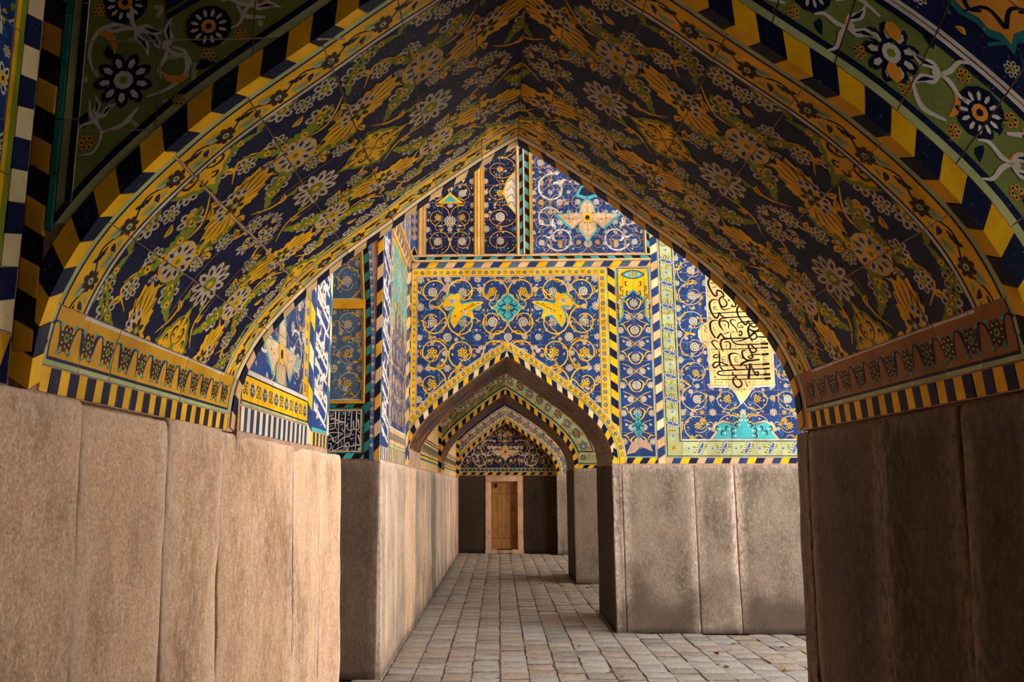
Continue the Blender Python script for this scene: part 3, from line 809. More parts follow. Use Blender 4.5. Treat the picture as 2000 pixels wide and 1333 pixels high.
# ------------------------------------------------------------------ near arch
HL, HR = Half(XL1, .10, 1.85, 3.245), Half(XR1, .10, 1.85, 3.245)
arch = structure(arch_core('wall_arch_front', HL, HR, YF, YB, -2.3, 2.6, 8.5, MORTAR), 'pointed arch vault clad in navy and yellow floral tiles over brown stone piers', 'arch')
Y1_, Y2_ = 2.287, 3.497
Fp = faceY(YF)
for H, side in ((HL, 'L'), (HR, 'R')):
    S = H.soffit()
    Js = np.r_[.245, np.arange(.505, 1.9, .26), H.L]
    d = Dec(); soffit_field(d, .245, H.L, Y1_, Y2_)
    tiles(arch, d, Js, np.linspace(Y1_, Y2_, 6), S, 'navy', du=.04)
    # yellow borders along both edges of the vault
    for a, b, inner in ((2.127, Y1_, 1), (Y2_, 3.70, 0)):
        d = Dec()
        if inner:
            d.rect(0, H.L, a, a + .02, 'palegreen'); d.rect(0, H.L, a + .02, a + .029, 'navy'); d.rect(0, H.L, b - .022, b - .014, 'navy'); d.rect(0, H.L, b - .014, b, 'white')
            vine_band(d, .1, H.L, (a + .029 + b - .022) / 2, b - a - .055)
        else:
            d.rect(0, H.L, b - .045, b, 'cream'); d.rect(0, H.L, b - .055, b - .045, 'navy'); d.rect(0, H.L, a + .014, a + .022, 'navy'); d.rect(0, H.L, a, a + .014, 'white')
            vine_band(d, .1, H.L, (a + .022 + b - .055) / 2, b - a - .08)
        tiles(arch, d, Js, [a, b], S, 'yellow', du=.04)
    # frieze at the foot of the vault
    d = Dec()
    a, b = .076, .245
    d.rect(a, a + .016, 2.1, 3.7, 'palegreen'); d.rect(a + .016, a + .026, 2.1, 3.7, 'navy'); d.rect(b - .028, b - .018, 2.285, 3.5, 'navy'); d.rect(b - .018, b, 2.285, 3.5, 'white')
    d.rect(a, b, 2.127, 2.142, 'palegreen', 1.5); d.rect(a + .016, b, 2.142, 2.150, 'navy', 1.5); d.rect(a, b, 3.645, 3.66, 'palegreen', 1.5); d.rect(a + .016, b, 3.637, 3.645, 'navy', 1.5)
    e = Dec(); frieze(e, 2.16, 3.63, a + .028, b - .03)
    t, c, l = e.arr(); d.t.append(t[:, :, ::-1]); d.c.append(c); d.l.append(l + 1)
    tiles(arch, d, [a, b], np.linspace(2.127, 3.66, 9), S, 'ochre' if side == 'L' else 'brown', du=.06)
    blocks(arch, S, .004, .072, 2.13, 3.66, .05, ['yellow', 'navy'], slant=.006, along='v')
    # repaired seams: ridges of pink mortar across the vault
    for s_, w_, ya, yb in (((.758, .011, 2.09, 3.62), (1.286, .005, 2.3, 3.5)) if side == 'L' else ((1.29, .004, 2.3, 3.5),)):
        yy = np.linspace(ya, yb, 50); ww = w_ * (1 + .5 * np.sin(yy * 31) * np.sin(yy * 13)) ; jj = .003 * np.sin(yy * 9) + .0015 * np.sin(yy * 47)
        A_ = S(s_ + jj - ww / 2, yy, np.full(50, -.002)); B_ = S(s_ + jj, yy, np.full(50, .0032)); C_ = S(s_ + jj + ww / 2, yy, np.full(50, -.002))
        VV = np.concatenate([A_, B_, C_])
        pymesh('mortar_seam', VV, [(i, i + 1, 51 + i, 50 + i) for i in range(49)] + [(50 + i, 51 + i, 101 + i, 100 + i) for i in range(49)], MORTAR, arch)
    # rope of blocks on both arrises
    def arris(Yp, wf, ws, pitch, sgn, dl, cols):
        n = int(round((H.L - .0) / pitch)); p = H.L / n
        B = H.band(0)
        for k in range(n):
            a, b = k * p + .0015, (k + 1) * p - .0015
            j = RNG.normal(0, .002, 4)
            fa, fb = min(max(a + dl + j[0], 0), H.L), min(max(b + dl + j[1], 0), H.L)
            sa, sb = min(max(a + dl * .7 + j[2], 0), H.L), min(max(b + dl * .7 + j[3], 0), H.L)
            def P(s, t, y):
                q = B(np.array([s]), np.array([t]), 0.0)[0]; return (q[0], y, q[2])
            o = .003
            V = [P(a, -o, Yp - sgn * o), P(b, -o, Yp - sgn * o), P(fb, wf, Yp - sgn * o), P(fa, wf, Yp - sgn * o), P(sb, -o, Yp + sgn * ws), P(sa, -o, Yp + sgn * ws),
                 P(fb, wf, Yp + sgn * .02), P(fa, wf, Yp + sgn * .02), P(sb, .02, Yp + sgn * ws), P(sa, .02, Yp + sgn * ws)]
            m_ = (np.array(V[0]) + np.array(V[1])) / 2
            F = [(0, 1, 2, 3), (1, 0, 5, 4), (3, 2, 6, 7), (5, 9, 8, 4), (0, 3, 7, 9), (0, 9, 5, 5), (1, 4, 8), (1, 8, 6, 2)]
            F = [tuple(dict.fromkeys(f)) for f in F]
            pymesh('striped_tile', V, F, MATS[cols[k % len(cols)]], arch)
    arris(YF, .062, .045, .085, 1, .035, ['yellow', 'ink'])
    arris(YB, .05, .066, .074, -1, .03, ['sand', 'ink'] if side == 'L' else ['ochre', 'ink'])
    # front face bands, following the arch
    Bf = H.band(YF)
    d = Dec(); t0 = .064
    d.rect(0, H.L, .064, .088, 'palegreen'); d.rect(0, H.L, .088, .106, 'ink'); d.rect(0, H.L, .285, .302, 'ink')
    if side == 'R':
        d.rect(0, H.L, .302, .328, 'white'); d.rect(0, H.L, .328, .70, 'navy', 1)
    n = 4; p = H.L / n
    for k in range(n):
        b = k * p; vc = .195
        d.stamp(RIVY, b + .25 * p, vc + .02, k, .066); d.stamp(RLOT, b + .75 * p, vc - .01, k * 1.7, .078)
        d.ell(b + .78 * p, vc + .045, .026, .02, .5, 'orange', 6, 7); d.ell(b + .70 * p, vc - .05, .026, .02, .5, 'orange', 6, 7)
        d.stamp(BOW, b + .5 * p, vc + .03, -.5, .085); d.stamp(BOW, b + .0 * p, vc - .02, 2.4, .085)
        d.stroke([(b + .36 * p, vc - .06), (b + .5 * p, vc - .075), (b + .62 * p, vc - .03)], [.006, .016, .008], 'white', 2, 5)
        d.stroke([(b + .86 * p, vc + .06), (b + 1.0 * p, vc + .07), (b + 1.1 * p, vc + .03)], [.006, .016, .008], 'white', 2, 5)
        for q, y in ((.12, .065), (.40, .07), (.62, -.065), (.90, -.06), (.02, .07), (.30, -.068)):
            d.stamp(RO6, b + q * p, vc + y, q, .020)
        d.stamp(SAZO, b + .36 * p, vc - .045, 1.2, .07); d.stamp(SAZO, b + .93 * p, vc + .03, -1.0, .07)
        d.stamp(LFI, b + .15 * p, vc - .04, -2, .045); d.stamp(LFI, b + .58 * p, vc + .075, .4, .04)
        for q in range(10):
            d.ell(b + random.random() * p, vc + random.uniform(-.08, .08), .02, .008, random.uniform(0, 3), 'mossgreen', 1, 6)
    if side == 'R':   # outer field with an orange medallion edged in teal
        for k, s in enumerate((.19, .725, 1.26, 1.75)):
            e = Dec(); e.poly(ogee(.115, .10), 'teal', 2); e.poly(ogee(.098, .084), 'orange', 3)
            for sx in (-1, 1):
                e.stroke(np.array([(0, -.07), (.01, -.02), (.045, .0), (.05, .03), (.03, .035)]) * [sx, 1], [.004, .01, .008, .004], 'ink', 4, 4)
                e.stroke(np.array([(0, .06), (.02, .03), (.06, .035)]) * [sx, 1], [.008, .006, .002], 'ink', 4, 4)
            d.stamp(e.arr(), s, .515, math.pi * .75, 1.55)
            for q, y, T, r in ((.12, .37, R8, .022), (-.12, .37, R8, .022), (.24, .45, LFG, .06), (-.24, .45, LFG, .06), (.25, .55, R6, .03), (-.25, .55, BUD, .03), (.0, .36, LFY, .03), (.23, .37, BUDY, .028)):
                d.stamp(T, s + q, y, q * 9, r)
            d.stroke([(s - .22, .36), (s - .12, .42), (s - .15, .5), (s - .05, .38)], .008, 'teal', 1, 5); d.stroke([(s + .22, .36), (s + .12, .42), (s + .15, .5), (s + .05, .38)], .008, 'teal', 1, 5)
        d2 = d
        tiles(arch, d, arange_n(0, H.L, .20), [.064, .315, .52, .70], Bf, 'mossgreen', du=.05)
    else:      # left spandrel: flowers on a green ground between two navy lines
        d = Dec(); vx, vz = onY(325, 35, YF)
        d.stroke(H.off(.076), .024, 'palegreen', 1); d.stroke(H.off(.097), .018, 'ink', 2)
        Q = lambda x, y: onY(x / 2.855, y / 2.855, YF)
        for T, x, y, a, r in ((RIVY, 1165, 150, .3, .066), (RIVY, 700, 20, .3, .066), (RLOT, 690, 450, .5, .085), (BOW, 760, 165, -.6, .085), (BOW, 930, 270, 2.0, .085), (RO6, 555, 60, 0, .022), (RO6, 1340, 195, 0, .02), (RO6, 1165, 310, 0, .022), (RO6, 485, 800, 0, .024), (RO6, 1000, 560, 0, .02),
                              (BOW, 545, 660, 1.2, .06), (SAZO, 545, 185, -.9, .085), (SAZO, 1060, 415, 3.0, .085), (SAZO, 1500, 60, 1.2, .085), (LFI, 470, 720, 1.4, .05), (LFI, 1090, 390, .3, .06), (BOW, 1400, 30, .4, .08), (RLOT, 1750, -140, 0, .08), (RIVY, 2100, -260, 0, .066), (LFI, 650, 330, 2.2, .05)):
            d.stamp(T, *Q(x, y), a, r, dl=2)
        for P, w in (([(520, 400), (500, 300), (540, 190), (640, 140), (720, 160)], .012), ([(820, 540), (930, 500), (1010, 440), (1045, 380), (1030, 290), (960, 260)], .012), ([(500, 560), (510, 650), (560, 720)], .01), ([(560, 740), (680, 700), (770, 600)], .012), ([(440, 870), (520, 850), (570, 760)], .006), ([(1320, 30), (1370, 90), (1480, 100)], .012)):
            d.stroke([Q(*q) for q in P], [w * .4, w, w * 1.2, w * .5], 'white', 2, 5)
        for _ in range(90):
            d.ell(random.uniform(-1.15, .1), random.uniform(2.4, 3.6), random.uniform(.01, .03), .008, random.uniform(0, 3), 'palegreen', .5, 6)
        d.stroke([(vx - .03, vz + .34), (vx, vz), (vx + .9, vz + .58)], .018, 'ink', 4)
        d.poly([(vx, vz + .02), (vx + .9, vz + .60), (vx + .9, vz + .9), (vx - .02, vz + .9)], 'navy', 3)
        LW = low_of(HL, HR, .064)
        tiles(arch, d, arange_n(-1.196, .098, .26), arange_n(2.3, 3.9, .27), Fp, 'mossgreen', low=LW)
# left end of the front face: upright strips beside the corner
Fp = faceY(YF)
d = Dec(); d.rect(-1.197, -1.150, 2.2, 4.2, 'palegreen', 0); d.rect(-1.172, -1.154, 2.2, 4.2, 'ink')
tiles(arch, d, [-1.197, -1.150], np.r_[2.36, np.arange(2.6, 4.2, .35)], Fp, 'palegreen', h0=.003)
blocks(arch, Fp, -1.218, -1.199, 2.28, 4.2, .16, ['teal'], along='v', gap=.003, h=.004, name='border_tile')
blocks(arch, Fp, -1.277, -1.222, 1.95, 4.2, .088, ['ochre', 'black'], slant=-.03, along='v', h=.004)
# right pier and the inner face of the left pier: stone slabs darkened for the shade under the vault
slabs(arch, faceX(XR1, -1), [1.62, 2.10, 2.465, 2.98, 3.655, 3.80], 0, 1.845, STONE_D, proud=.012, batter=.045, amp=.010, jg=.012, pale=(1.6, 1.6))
slabs(arch, faceY(YB + .015), [1.385, 1.9, 2.6], 0, 1.845, STONE, proud=-.03)
slabs(arch, faceY(YF - .25), [1.36, 2.0, 2.6], 0, 1.845, STONE, proud=.0)
box('plinth_core', (1.385, 2.6, 1.75, 2.1, 0, 1.83), MORTAR, arch)

# ------------------------------------------------------------------ left wall of the near bay and of the court
V, F = [], []
for b in ((-2.3, -1.279, -3.0, 2.09, 1.84, 5.0), (-2.3, -1.262, -3.0, 2.09, 0, 1.84), (-2.3, -1.209, 3.76, 5.78, 0, 8.5), (-2.3, -1.20, 5.70, 5.98, 0, 1.80)):
    v, f = box_vf(*b); k = len(V); V += v; F += [tuple(i + k for i in q) for q in f]
wl_ = structure(pymesh('wall_left', V, F, MORTAR), 'warm brown stone dado wall with blue scroll tile panel and white calligraphy band', 'wall')
slabs(wl_, faceX(XL1), [-.5, .2, .9, 1.62, 2.34, 2.96, 3.556, 4.82, 5.51], 0, 1.848, STONE_W, proud=.022, batter=.045, amp=.012, jg=.012, pale=(.9, .5))
slabs(wl_, lambda u, v, h: np.stack(np.broadcast_arrays(XL1 + h + .05 * np.clip((u - 5.5) / .5, 0, 1), u, v), -1), [5.51, 6.0], 0, 1.842, STONE_W, proud=.022, batter=.045, amp=.012, jg=.012)
slabs(wl_, lambda u, v, h: np.stack(np.broadcast_arrays(u, 5.98 + h, v), -1), [-2.3, -1.75, -1.19], 0, 1.84, STONE, proud=.01)
# near bay, beside the corner: blue field, lines and cream blocks
Lp = faceX(-1.275)
d = Dec(); field(d, 0.95, 1.945, 2.0, 3.6, .34, vine='white', centre=[R8, STAR, R6y], small=[R6y, BUD, LFG, LFY], rnd=5, hooks=False)
d.stamp(SCR, 1.72, 2.75, 0, .17); d.stamp(SCR, 1.72, 2.32, 2, .15, flip=True); d.stamp(STAR, 1.86, 2.62, 0, .07); d.stamp(STARW, 1.88, 2.42, 0, .055)
tiles(wl_, d, [.95, 1.2, 1.45, 1.7, 1.945], np.linspace(2.0, 3.6, 7), Lp, 'cobalt')
d = Dec(); d.rect(1.945, 1.966, 1.9, 4, 'yellow'); d.rect(1.966, 1.990, 1.9, 4, 'green')
tiles(wl_, d, [1.947, 1.992], np.arange(2.0, 3.7, .4), Lp, 'yellow')
blocks(wl_, Lp, 1.995, 2.066, 2.0, 3.6, .088, ['cream', 'navy'], slant=.02, along='v')
blocks(wl_, Lp, .95, 2.066, 1.865, 1.99, .10, ['ochre', 'navy'], slant=.05, along='u')
# court side: panel with tan star and white scrolls
Sp = faceX(-1.205)
u0, u1, zt = 3.79, 5.20, 5.4
d = Dec(); field(d, u0, 4.98, 2.16, zt, .36, centre=[R8, STARW, R8c], small=[BUD, R6, LFY, BUDY, LFT], rnd=11, lw=.02)
def tan_star(d, x, z, ax, az):
    e = Dec()
    hf = np.array([(0, .70), (.10, .60), (.22, .46), (.26, .16), (.62, .16), (1.08, .12), (.86, -.10), (.52, -.42), (.42, -.26), (.28, -.24), (.30, -.46), (.14, -.62), (0, -.92)])
    full = np.concatenate([hf, (hf * [-1, 1])[::-1][1:-1]])
    for pts, cl_, ly in ((full * 1.13, 'turq', 6), (full, 'tan', 7)):
        c0 = np.array([0, .0]); q = np.roll(pts, -1, 0); e.add(np.stack([np.broadcast_to(c0, pts.shape), pts, q], 1), cl_, ly)
    for sx in (-1, 1):
        for q, zz_, a in ((.09, .48, .4), (.13, .28, 1.6), (.4, .08, .2), (.62, .06, 2.6), (.5, -.18, 1.2), (.12, -.35, 1.8), (.08, -.58, .6), (.3, -.06, 2.2), (.78, .05, .5)):
            P = np.array([(-.07, -.02), (-.01, .045), (.06, .02), (.03, -.03)]) @ np.array([[math.cos(a), math.sin(a)], [-math.sin(a), math.cos(a)]])
            e.stroke((P + [q, zz_]) * [sx, 1], [.012, .034, .026, .008], 'white', 8, 4)
        for q, zz_ in ((.2, .18), (.5, -.06), (.1, -.2), (.68, -.02)): e.ell(sx * q, zz_, .03, .02, .5, 'black', 9, 5)
    e.ell(0, 0, .16, .2, 0, 'yellow', 8, 8); e.ell(0, 0, .09, .1, 0, 'black', 9, 6)
    t, c, l = e.arr(); d.t.append(t * np.array([ax, az]) + np.array([x, z])); d.c.append(c); d.l.append(l)
tan_star(d, 4.46, onX(545, 690, -1.205)[1], .31, .30)
for x, z, a, s, fl in ((4.72, 2.86, 1.2, .17, False), (4.10, 2.42, -.6, .14, True), (4.78, 2.38, 2.5, .15, True), (4.05, 2.98, .5, .16, False), (4.55, 3.25, 2.0, .18, True)):
    d.stamp(SCR, x, z, a, s, fl, dl=3)
tiles(wl_, d, np.linspace(u0, 4.98, 5), np.arange(2.16, zt, .27), Sp, 'cobalt')
d = Dec(); d.rect(4.98, 4.995, 2.0, zt, 'white'); d.rect(4.995, 5.002, 2, zt, 'black'); d.rect(5.09, 5.1, 2, zt, 'black'); d.rect(5.1, 5.12, 2, zt, 'palegreen')
yellow_border(d, 5.003, 5.088, 2.16, zt - .1, False, .2)
tiles(wl_, d, [4.98, 5.12], np.arange(2.16, zt, .27), Sp, 'yellow')
d = Dec(); d.rect(u0, 5.12, 2.135, 2.16, 'white'); d.rect(u0, 5.12, 2.127, 2.135, 'black'); d.rect(u0, 5.12, 1.985, 2.0, 'palegreen'); d.rect(u0, 5.12, 2.0, 2.008, 'black')
yellow_border(d, u0, 5.10, 2.01, 2.125, True, .21)
tiles(wl_, d, arange_n(u0, 5.12, .27), [1.985, 2.16], Sp, 'yellow')
blocks(wl_, Sp, u0, 5.12, 1.86, 1.975, .052, ['cream', 'cobalt'], slant=.008, along='u')
blocks(wl_, Sp, 5.125, 5.245, 1.87, zt, .13, ['cream', 'cobalt', 'yellow', 'cobalt'], slant=-.05, along='v')
def script_band(d, u0, u1, v0, v1, step=.13, rnd=3, col='white', flip=1):
    """upright ribbon of white sulus lettering, turned on its side"""
    rg = random.Random(rnd); w = u1 - u0
    X = lambda q: u0 + q * w
    z = v0 + .02; k = 0
    bars = [1.0, .55, 1.3, 1.0, .6, 1.6]
    while z < v1 - .22:
        g = step * bars[k % 6]
        # long alif crossing the ribbon, wedge head on the left
        d.stroke([(X(.06), z + .115), (X(.16), z + .105), (X(.5), z + .06), (X(.94), z + .0)], [w * .15, w * .11, w * .07, w * .055], col, 3)
        d.stroke([(X(.05), z + .13), (X(.10), z + .085)], [w * .02, w * .05], col, 3)
        m = k % 6
        if m in (0, 3):     # long bowl down the right side
            d.stroke([(X(.78), z + .03), (X(.90), z + .07), (X(.95), z + .15), (X(.90), z + .21), (X(.76), z + .20), (X(.70), z + .14)], [w * .03, w * .07, w * .09, w * .08, w * .05, w * .02], col, 4, 6)
            d.ell(X(.82), z + .13, w * .035, .012, .5, col, 4, 4)
        if m in (1, 4, 2):  # knot in the middle
            d.stroke([(X(.40), z + .09), (X(.47), z + .15), (X(.58), z + .15), (X(.60), z + .09), (X(.50), z + .06), (X(.46), z + .10)], [w * .03, w * .08, w * .08, w * .07, w * .06, w * .03], col, 4, 6)
        if m in (2, 5):
            d.stroke([(X(.20), z + .06), (X(.26), z + .13), (X(.36), z + .16), (X(.40), z + .22)], [w * .03, w * .08, w * .07, w * .03], col, 4, 5)
            d.stroke([(X(.66), z + .04), (X(.62), z + .12), (X(.70), z + .19), (X(.86), z + .17)], [w * .03, w * .08, w * .08, w * .03], col, 4, 5)
        if m in (0, 2, 4):  # little vowel signs
            d.stroke([(X(.24), z + .035), (X(.27), z + .06), (X(.31), z + .04), (X(.34), z + .065), (X(.38), z + .045)], w * .03, col, 4, 3)
        else:
            d.stroke([(X(.22), z + .03), (X(.36), z + .01)], w * .03, col, 4)
        for _ in range(3): d.ell(X(rg.uniform(.1, .9)), z + rg.uniform(.0, g), w * .022, .007, .6, col, 3, 4)
        z += g; k += 1
d = Dec(); d.rect(5.25, 5.262, 1.9, zt, 'turq'); d.rect(5.708, 5.72, 1.9, zt, 'turq'); d.rect(5.25, 5.72, 1.962, 1.985, 'turq', 2)
script_band(d, 5.27, 5.70, 1.99, zt - .05, .105)
tiles(wl_, d, [5.25, 5.72], np.r_[1.962, np.arange(2.25, zt, .28)], Sp, 'cobalt')
blocks(wl_, Sp, 5.25, 5.78, 1.868, 1.955, .055, ['yellow', 'cobalt'], slant=.004, along='u')
blocks(wl_, Sp, 5.725, 5.782, 1.96, zt, .17, ['cream', 'slate'], slant=-.05, along='v')
# ------------------------------------------------------------------ recess wall facing the viewer on the left
V, F = box_vf(-2.3, XL2 - .005, YN + .02, YW, 0, 8.5)
rec = structure(pymesh('wall_recess', V, F, MORTAR), 'shaded recess wall with slate blue floral panels and navy inscription panel', 'wall')
Np = faceY(YN)
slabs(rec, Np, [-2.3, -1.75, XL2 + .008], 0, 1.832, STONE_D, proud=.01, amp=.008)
def nx(px, py=800): return onY(px, py, YN)[0]
zi0, zi1 = onY(690, 884, YN)[1], onY(690, 801, YN)[1]
xi1 = nx(709.6)
blocks(rec, Np, -1.75, nx(712), onY(690, 897, YN)[1], zi0 - .012, .075, ['black', 'turq'], slant=.03, along='u')
# inscription panel: the basmala, traced letter by letter
d = Dec()
d.rect(-1.75, xi1, zi0 - .01, zi0, 'teal'); d.rect(-1.75, xi1, zi0, zi0 + .012, 'tan', 2); d.rect(-1.75, xi1, zi1, zi1 + .012, 'teal'); d.rect(-1.75, xi1, zi1 - .012, zi1, 'tan', 2)
d.rect(xi1 - .012, xi1, zi0 - .01, zi1 + .012, 'teal', 3); d.rect(xi1 - .024, xi1 - .012, zi0, zi1, 'tan', 3)
BAS = [([(768, 190), (765, 400), (755, 700), (735, 1180)], (34, 30, 26, 14)), ([(655, 190), (640, 400), (630, 640), (625, 740), (590, 800), (470, 825), (400, 870), (330, 940), (270, 975), (245, 930), (270, 850)], (34, 28, 26, 26, 28, 26, 26, 30, 28, 20, 8)),
       ([(495, 190), (485, 420), (470, 700), (455, 1180)], (34, 30, 26, 14)), ([(340, 190), (325, 420), (318, 700), (310, 1180)], (34, 30, 26, 14)), ([(250, 190), (240, 400), (235, 560), (200, 610), (95, 630)], (34, 28, 26, 26, 22)),
       ([(808, 380), (820, 500), (825, 600), (790, 645), (740, 640), (705, 610), (690, 560), (690, 420)], (40, 26, 26, 28, 26, 24, 24, 30)), ([(700, 600), (660, 650), (600, 655), (550, 620), (540, 540), (570, 470)], (20, 28, 28, 26, 24, 12)),
       ([(570, 470), (500, 560), (470, 660), (430, 670), (410, 620), (405, 560)], (12, 22, 26, 26, 22, 8)), ([(190, 400), (140, 385), (140, 358), (180, 355), (250, 390), (400, 440), (510, 455)], (8, 22, 22, 28, 36, 36, 24)), ([(510, 455), (350, 465), (200, 480), (95, 505)], (24, 24, 22, 22)),
       ([(430, 735), (300, 712), (150, 712), (85, 735), (135, 800), (190, 870), (208, 935), (165, 905), (195, 850), (330, 790), (430, 738)], (20, 22, 22, 22, 28, 26, 30, 26, 22, 24, 12)), ([(80, 905), (130, 862), (200, 850)], 22),
       ([(805, 770), (830, 860), (855, 950), (850, 1000), (800, 1025), (765, 1000), (752, 950)], (46, 30, 26, 28, 28, 22, 10)), ([(765, 1000), (735, 1035), (700, 1020), (690, 960)], (22, 28, 24, 10)), ([(700, 1020), (650, 1052), (590, 1040), (575, 975), (540, 958), (500, 1000), (505, 1040), (560, 1075), (550, 1140), (505, 1125), (500, 1060), (420, 1050), (300, 1110), (210, 1160), (170, 1140), (190, 1060), (240, 1000)], (22, 28, 28, 24, 26, 22, 20, 30, 30, 24, 22, 26, 26, 28, 26, 18, 6)),
       ([(75, 980), (130, 990), (140, 1060), (110, 1120), (70, 1140)], 24), ([(800, 1120), (822, 1098), (845, 1118), (822, 1140), (800, 1120)], 22), ([(360, 530), (435, 495)], 16), ([(345, 1160), (420, 1125)], 16), ([(110, 560), (170, 545)], 16), ([(255, 580), (285, 660)], (20, 6)),
       ([(812, 200), (815, 245), (838, 245), (842, 205), (845, 245), (868, 240), (875, 185)], 11), ([(515, 735), (520, 775), (545, 770), (548, 730), (552, 770), (578, 770), (590, 715)], 11), ([(580, 852), (620, 856), (640, 900), (635, 980)], (8, 16, 16, 6)), ([(710, 850), (670, 852), (640, 900)], (8, 16, 14)),
       ([(395, 200), (450, 220), (445, 255), (392, 270)], 12), ([(550, 205), (600, 192), (590, 235), (555, 272), (602, 290)], 12), ([(190, 190), (180, 285), (140, 300), (128, 225)], 14), ([(95, 315), (125, 300)], 12), ([(370, 945), (405, 945), (372, 1000), (425, 1012)], 11)]
BAS += [([(x - 26, y - 22), (x - 14, y + 6), (x + 10, y + 8), (x + 28, y - 14)], (4, 18, 16, 5)) for x, y in ((835, 690), (680, 755), (575, 378), (412, 360), (650, 1130))]
for pts, w in BAS:
    P = np.array([onY(636 + x / 12.7, 790 + y / 12.7, YN) for x, y in pts])
    d.stroke(P, np.asarray(w, float) * (YN / 1600 / 12.7) * .9, 'white', 4, 5 if len(pts) > 2 else 0)
tiles(rec, d, [-1.75, nx(688), xi1 + .006], [zi0 - .012, (zi0 + zi1) / 2 + .03, zi1 + .014], Np, 'ink')
zs = onY(690, 790, YN)[1]
blocks(rec, Np, -1.75, nx(712), zi1 + .018, zs, .075, ['black', 'teal'], slant=.03, along='u')
# two floral panels in yellow frames; the frame leans in towards the head of the recess
Nq = lambda u, v, h: np.stack(np.broadcast_arrays(u - .045 * np.clip((v - 2.5) / 1.2, 0, 3) ** 2, YN - h, v), -1)
z1, z2, z3 = zs + .03, onY(690, 601, YN)[1], onY(690, 590, YN)[1]
for za, zb, k in ((z1, z2 - .02, 1), (z3 + .02, 4.6, 2)):
    d = Dec(); field(d, -1.75 - (nx(708) + 1.75), nx(706), za + .02, zb, .31, vine='tan', centre=[R8, STARW, R8b], small=[R6, BUD, LFY, LFK], rnd=20 + k)
    d.rect(-1.8, nx(708), za, za + .014, 'white', 5); d.rect(nx(708) - .014, nx(708), za, zb, 'white', 5)
    tiles(rec, d, [-1.75, -1.5, nx(708)], arange_n(za, zb, .3), Nq, 'slate', h0=-.008)
def bar(par, b, mat, name='moulding'):
    v, f = box_vf(*b); return pymesh(name, v, f, mat, par)
bar(rec, (-1.75, nx(712), YN - .02, YN + .02, zs + .004, zs + .026), MATS['ochre'])
bar(rec, (-1.75, nx(709), YN - .02, YN + .02, z2 - .016, z3 + .016), MATS['ochre'])
blocks(rec, Nq, nx(709), nx(712), zs + .004, 4.6, .30, ['ochre'], along='v', gap=.0, h=.02, name='moulding')
bx0, bx1 = nx(712) + .002, nx(722)
blocks(rec, Nq, bx0, bx1, onY(690, 897, YN)[1], 4.6, .085, ['black', 'teal'], slant=.035, along='v')
d = Dec(); chain(d, ((bx1 + nx(731)) / 2, 1.95), ((bx1 + nx(731)) / 2, 4.6), .08, R6, LFY, .018, .02)
tiles(rec, d, [bx1 + .003, nx(731)], arange_n(1.84, 4.6, .3), Nq, 'blue')
blocks(rec, Np, nx(731) + .003, XL2 + .004, 1.84, 4.6, .12, ['ochre', 'ink', 'sand', 'ink'], slant=.05, along='v')

# ------------------------------------------------------------------ far left wall, running back along the passage
V, F = box_vf(-1.6, XL2 - .005, YW - .02, YE + .5, 0, 4.6)
wf = structure(pymesh('wall_left_back', V, F, MORTAR), 'long left passage wall of pale vertical stone slabs below yellow tile bands', 'wall')
Lq = faceX(XL2)
slabs(wf, Lq, [YN + .0, 7.62, 8.32, 9.2, 10.15, 11.0, 11.75, 12.6, 13.6, 14.5, 15.4, 16.4, 17.3, 18.4, 19.4, Y4 + .04], 0, 1.838, [STONE_L, STONE_L, STONE_L, STONE_W, STONE_L, STONE_W, STONE_L, STONE], proud=.022, batter=.02, amp=.008, jg=.010, nv=20, pale=(.9, .9), damp=.45)
zt = 4.18
d = Dec(); d.rect(7.31, 7.325, 1.9, zt, 'turq'); d.rect(7.86, 7.875, 1.9, zt, 'turq')
script_band(d, 7.34, 7.85, 2.0, zt, .13, rnd=9)
tiles(wf, d, [7.31, 7.88], arange_n(1.97, zt, .28), Lq, 'cobalt')
blocks(wf, Lq, 7.29, 7.88, 1.85, 1.965, .06, ['cream', 'cobalt'], along='u')
d = Dec(); field(d, 8.0, 9.2, 2.2, zt - .1, .34, rnd=31, centre=[R8, STAR, R8c])
d.poly([(8.0, 3.1), (8.3, 3.5), (8.45, 3.3), (8.6, 3.85), (8.75, 3.3), (8.9, 3.5), (9.2, 3.1), (9.2, zt), (8.0, zt)], 'turq', .5)
d.stroke([(8.0, 3.1), (8.3, 3.5), (8.45, 3.3), (8.6, 3.85), (8.75, 3.3), (8.9, 3.5), (9.2, 3.1)], .03, 'yellow', 3)
d.rect(7.9, 7.99, 1.9, zt, 'sand', 5); d.rect(9.21, 9.3, 1.9, zt, 'sand', 5); d.rect(7.9, 9.3, zt - .1, zt, 'yellow', 5); d.rect(7.9, 9.3, 2.02, 2.17, 'sand', 5); d.rect(7.9, 9.3, 2.17, 2.19, 'white', 6)
d.rect(7.9, 9.3, 1.985, 2.015, 'palegreen', 5)
e = Dec(); yellow_border(e, 7.9, 9.3, 2.03, 2.16, True, .2); yellow_border(e, 7.9, 7.99, 2.2, zt - .1, False, .2); yellow_border(e, 9.21, 9.3, 2.2, zt - .1, False, .2); yellow_border(e, 7.9, 9.3, zt - .1, zt, True, .2)
t, c, l = e.arr(); d.t.append(t); d.c.append(c); d.l.append(l + 6)
tiles(wf, d, arange_n(7.9, 9.3, .28), arange_n(1.985, zt, .28), Lq, 'cobalt')
blocks(wf, Lq, 7.9, 9.3, 1.85, 1.975, .06, ['cream', 'ink'], slant=.01, along='u')
blocks(wf, Lq, 9.31, 9.62, 1.85, zt, .14, ['sand', 'cobalt'], slant=.1, along='v')
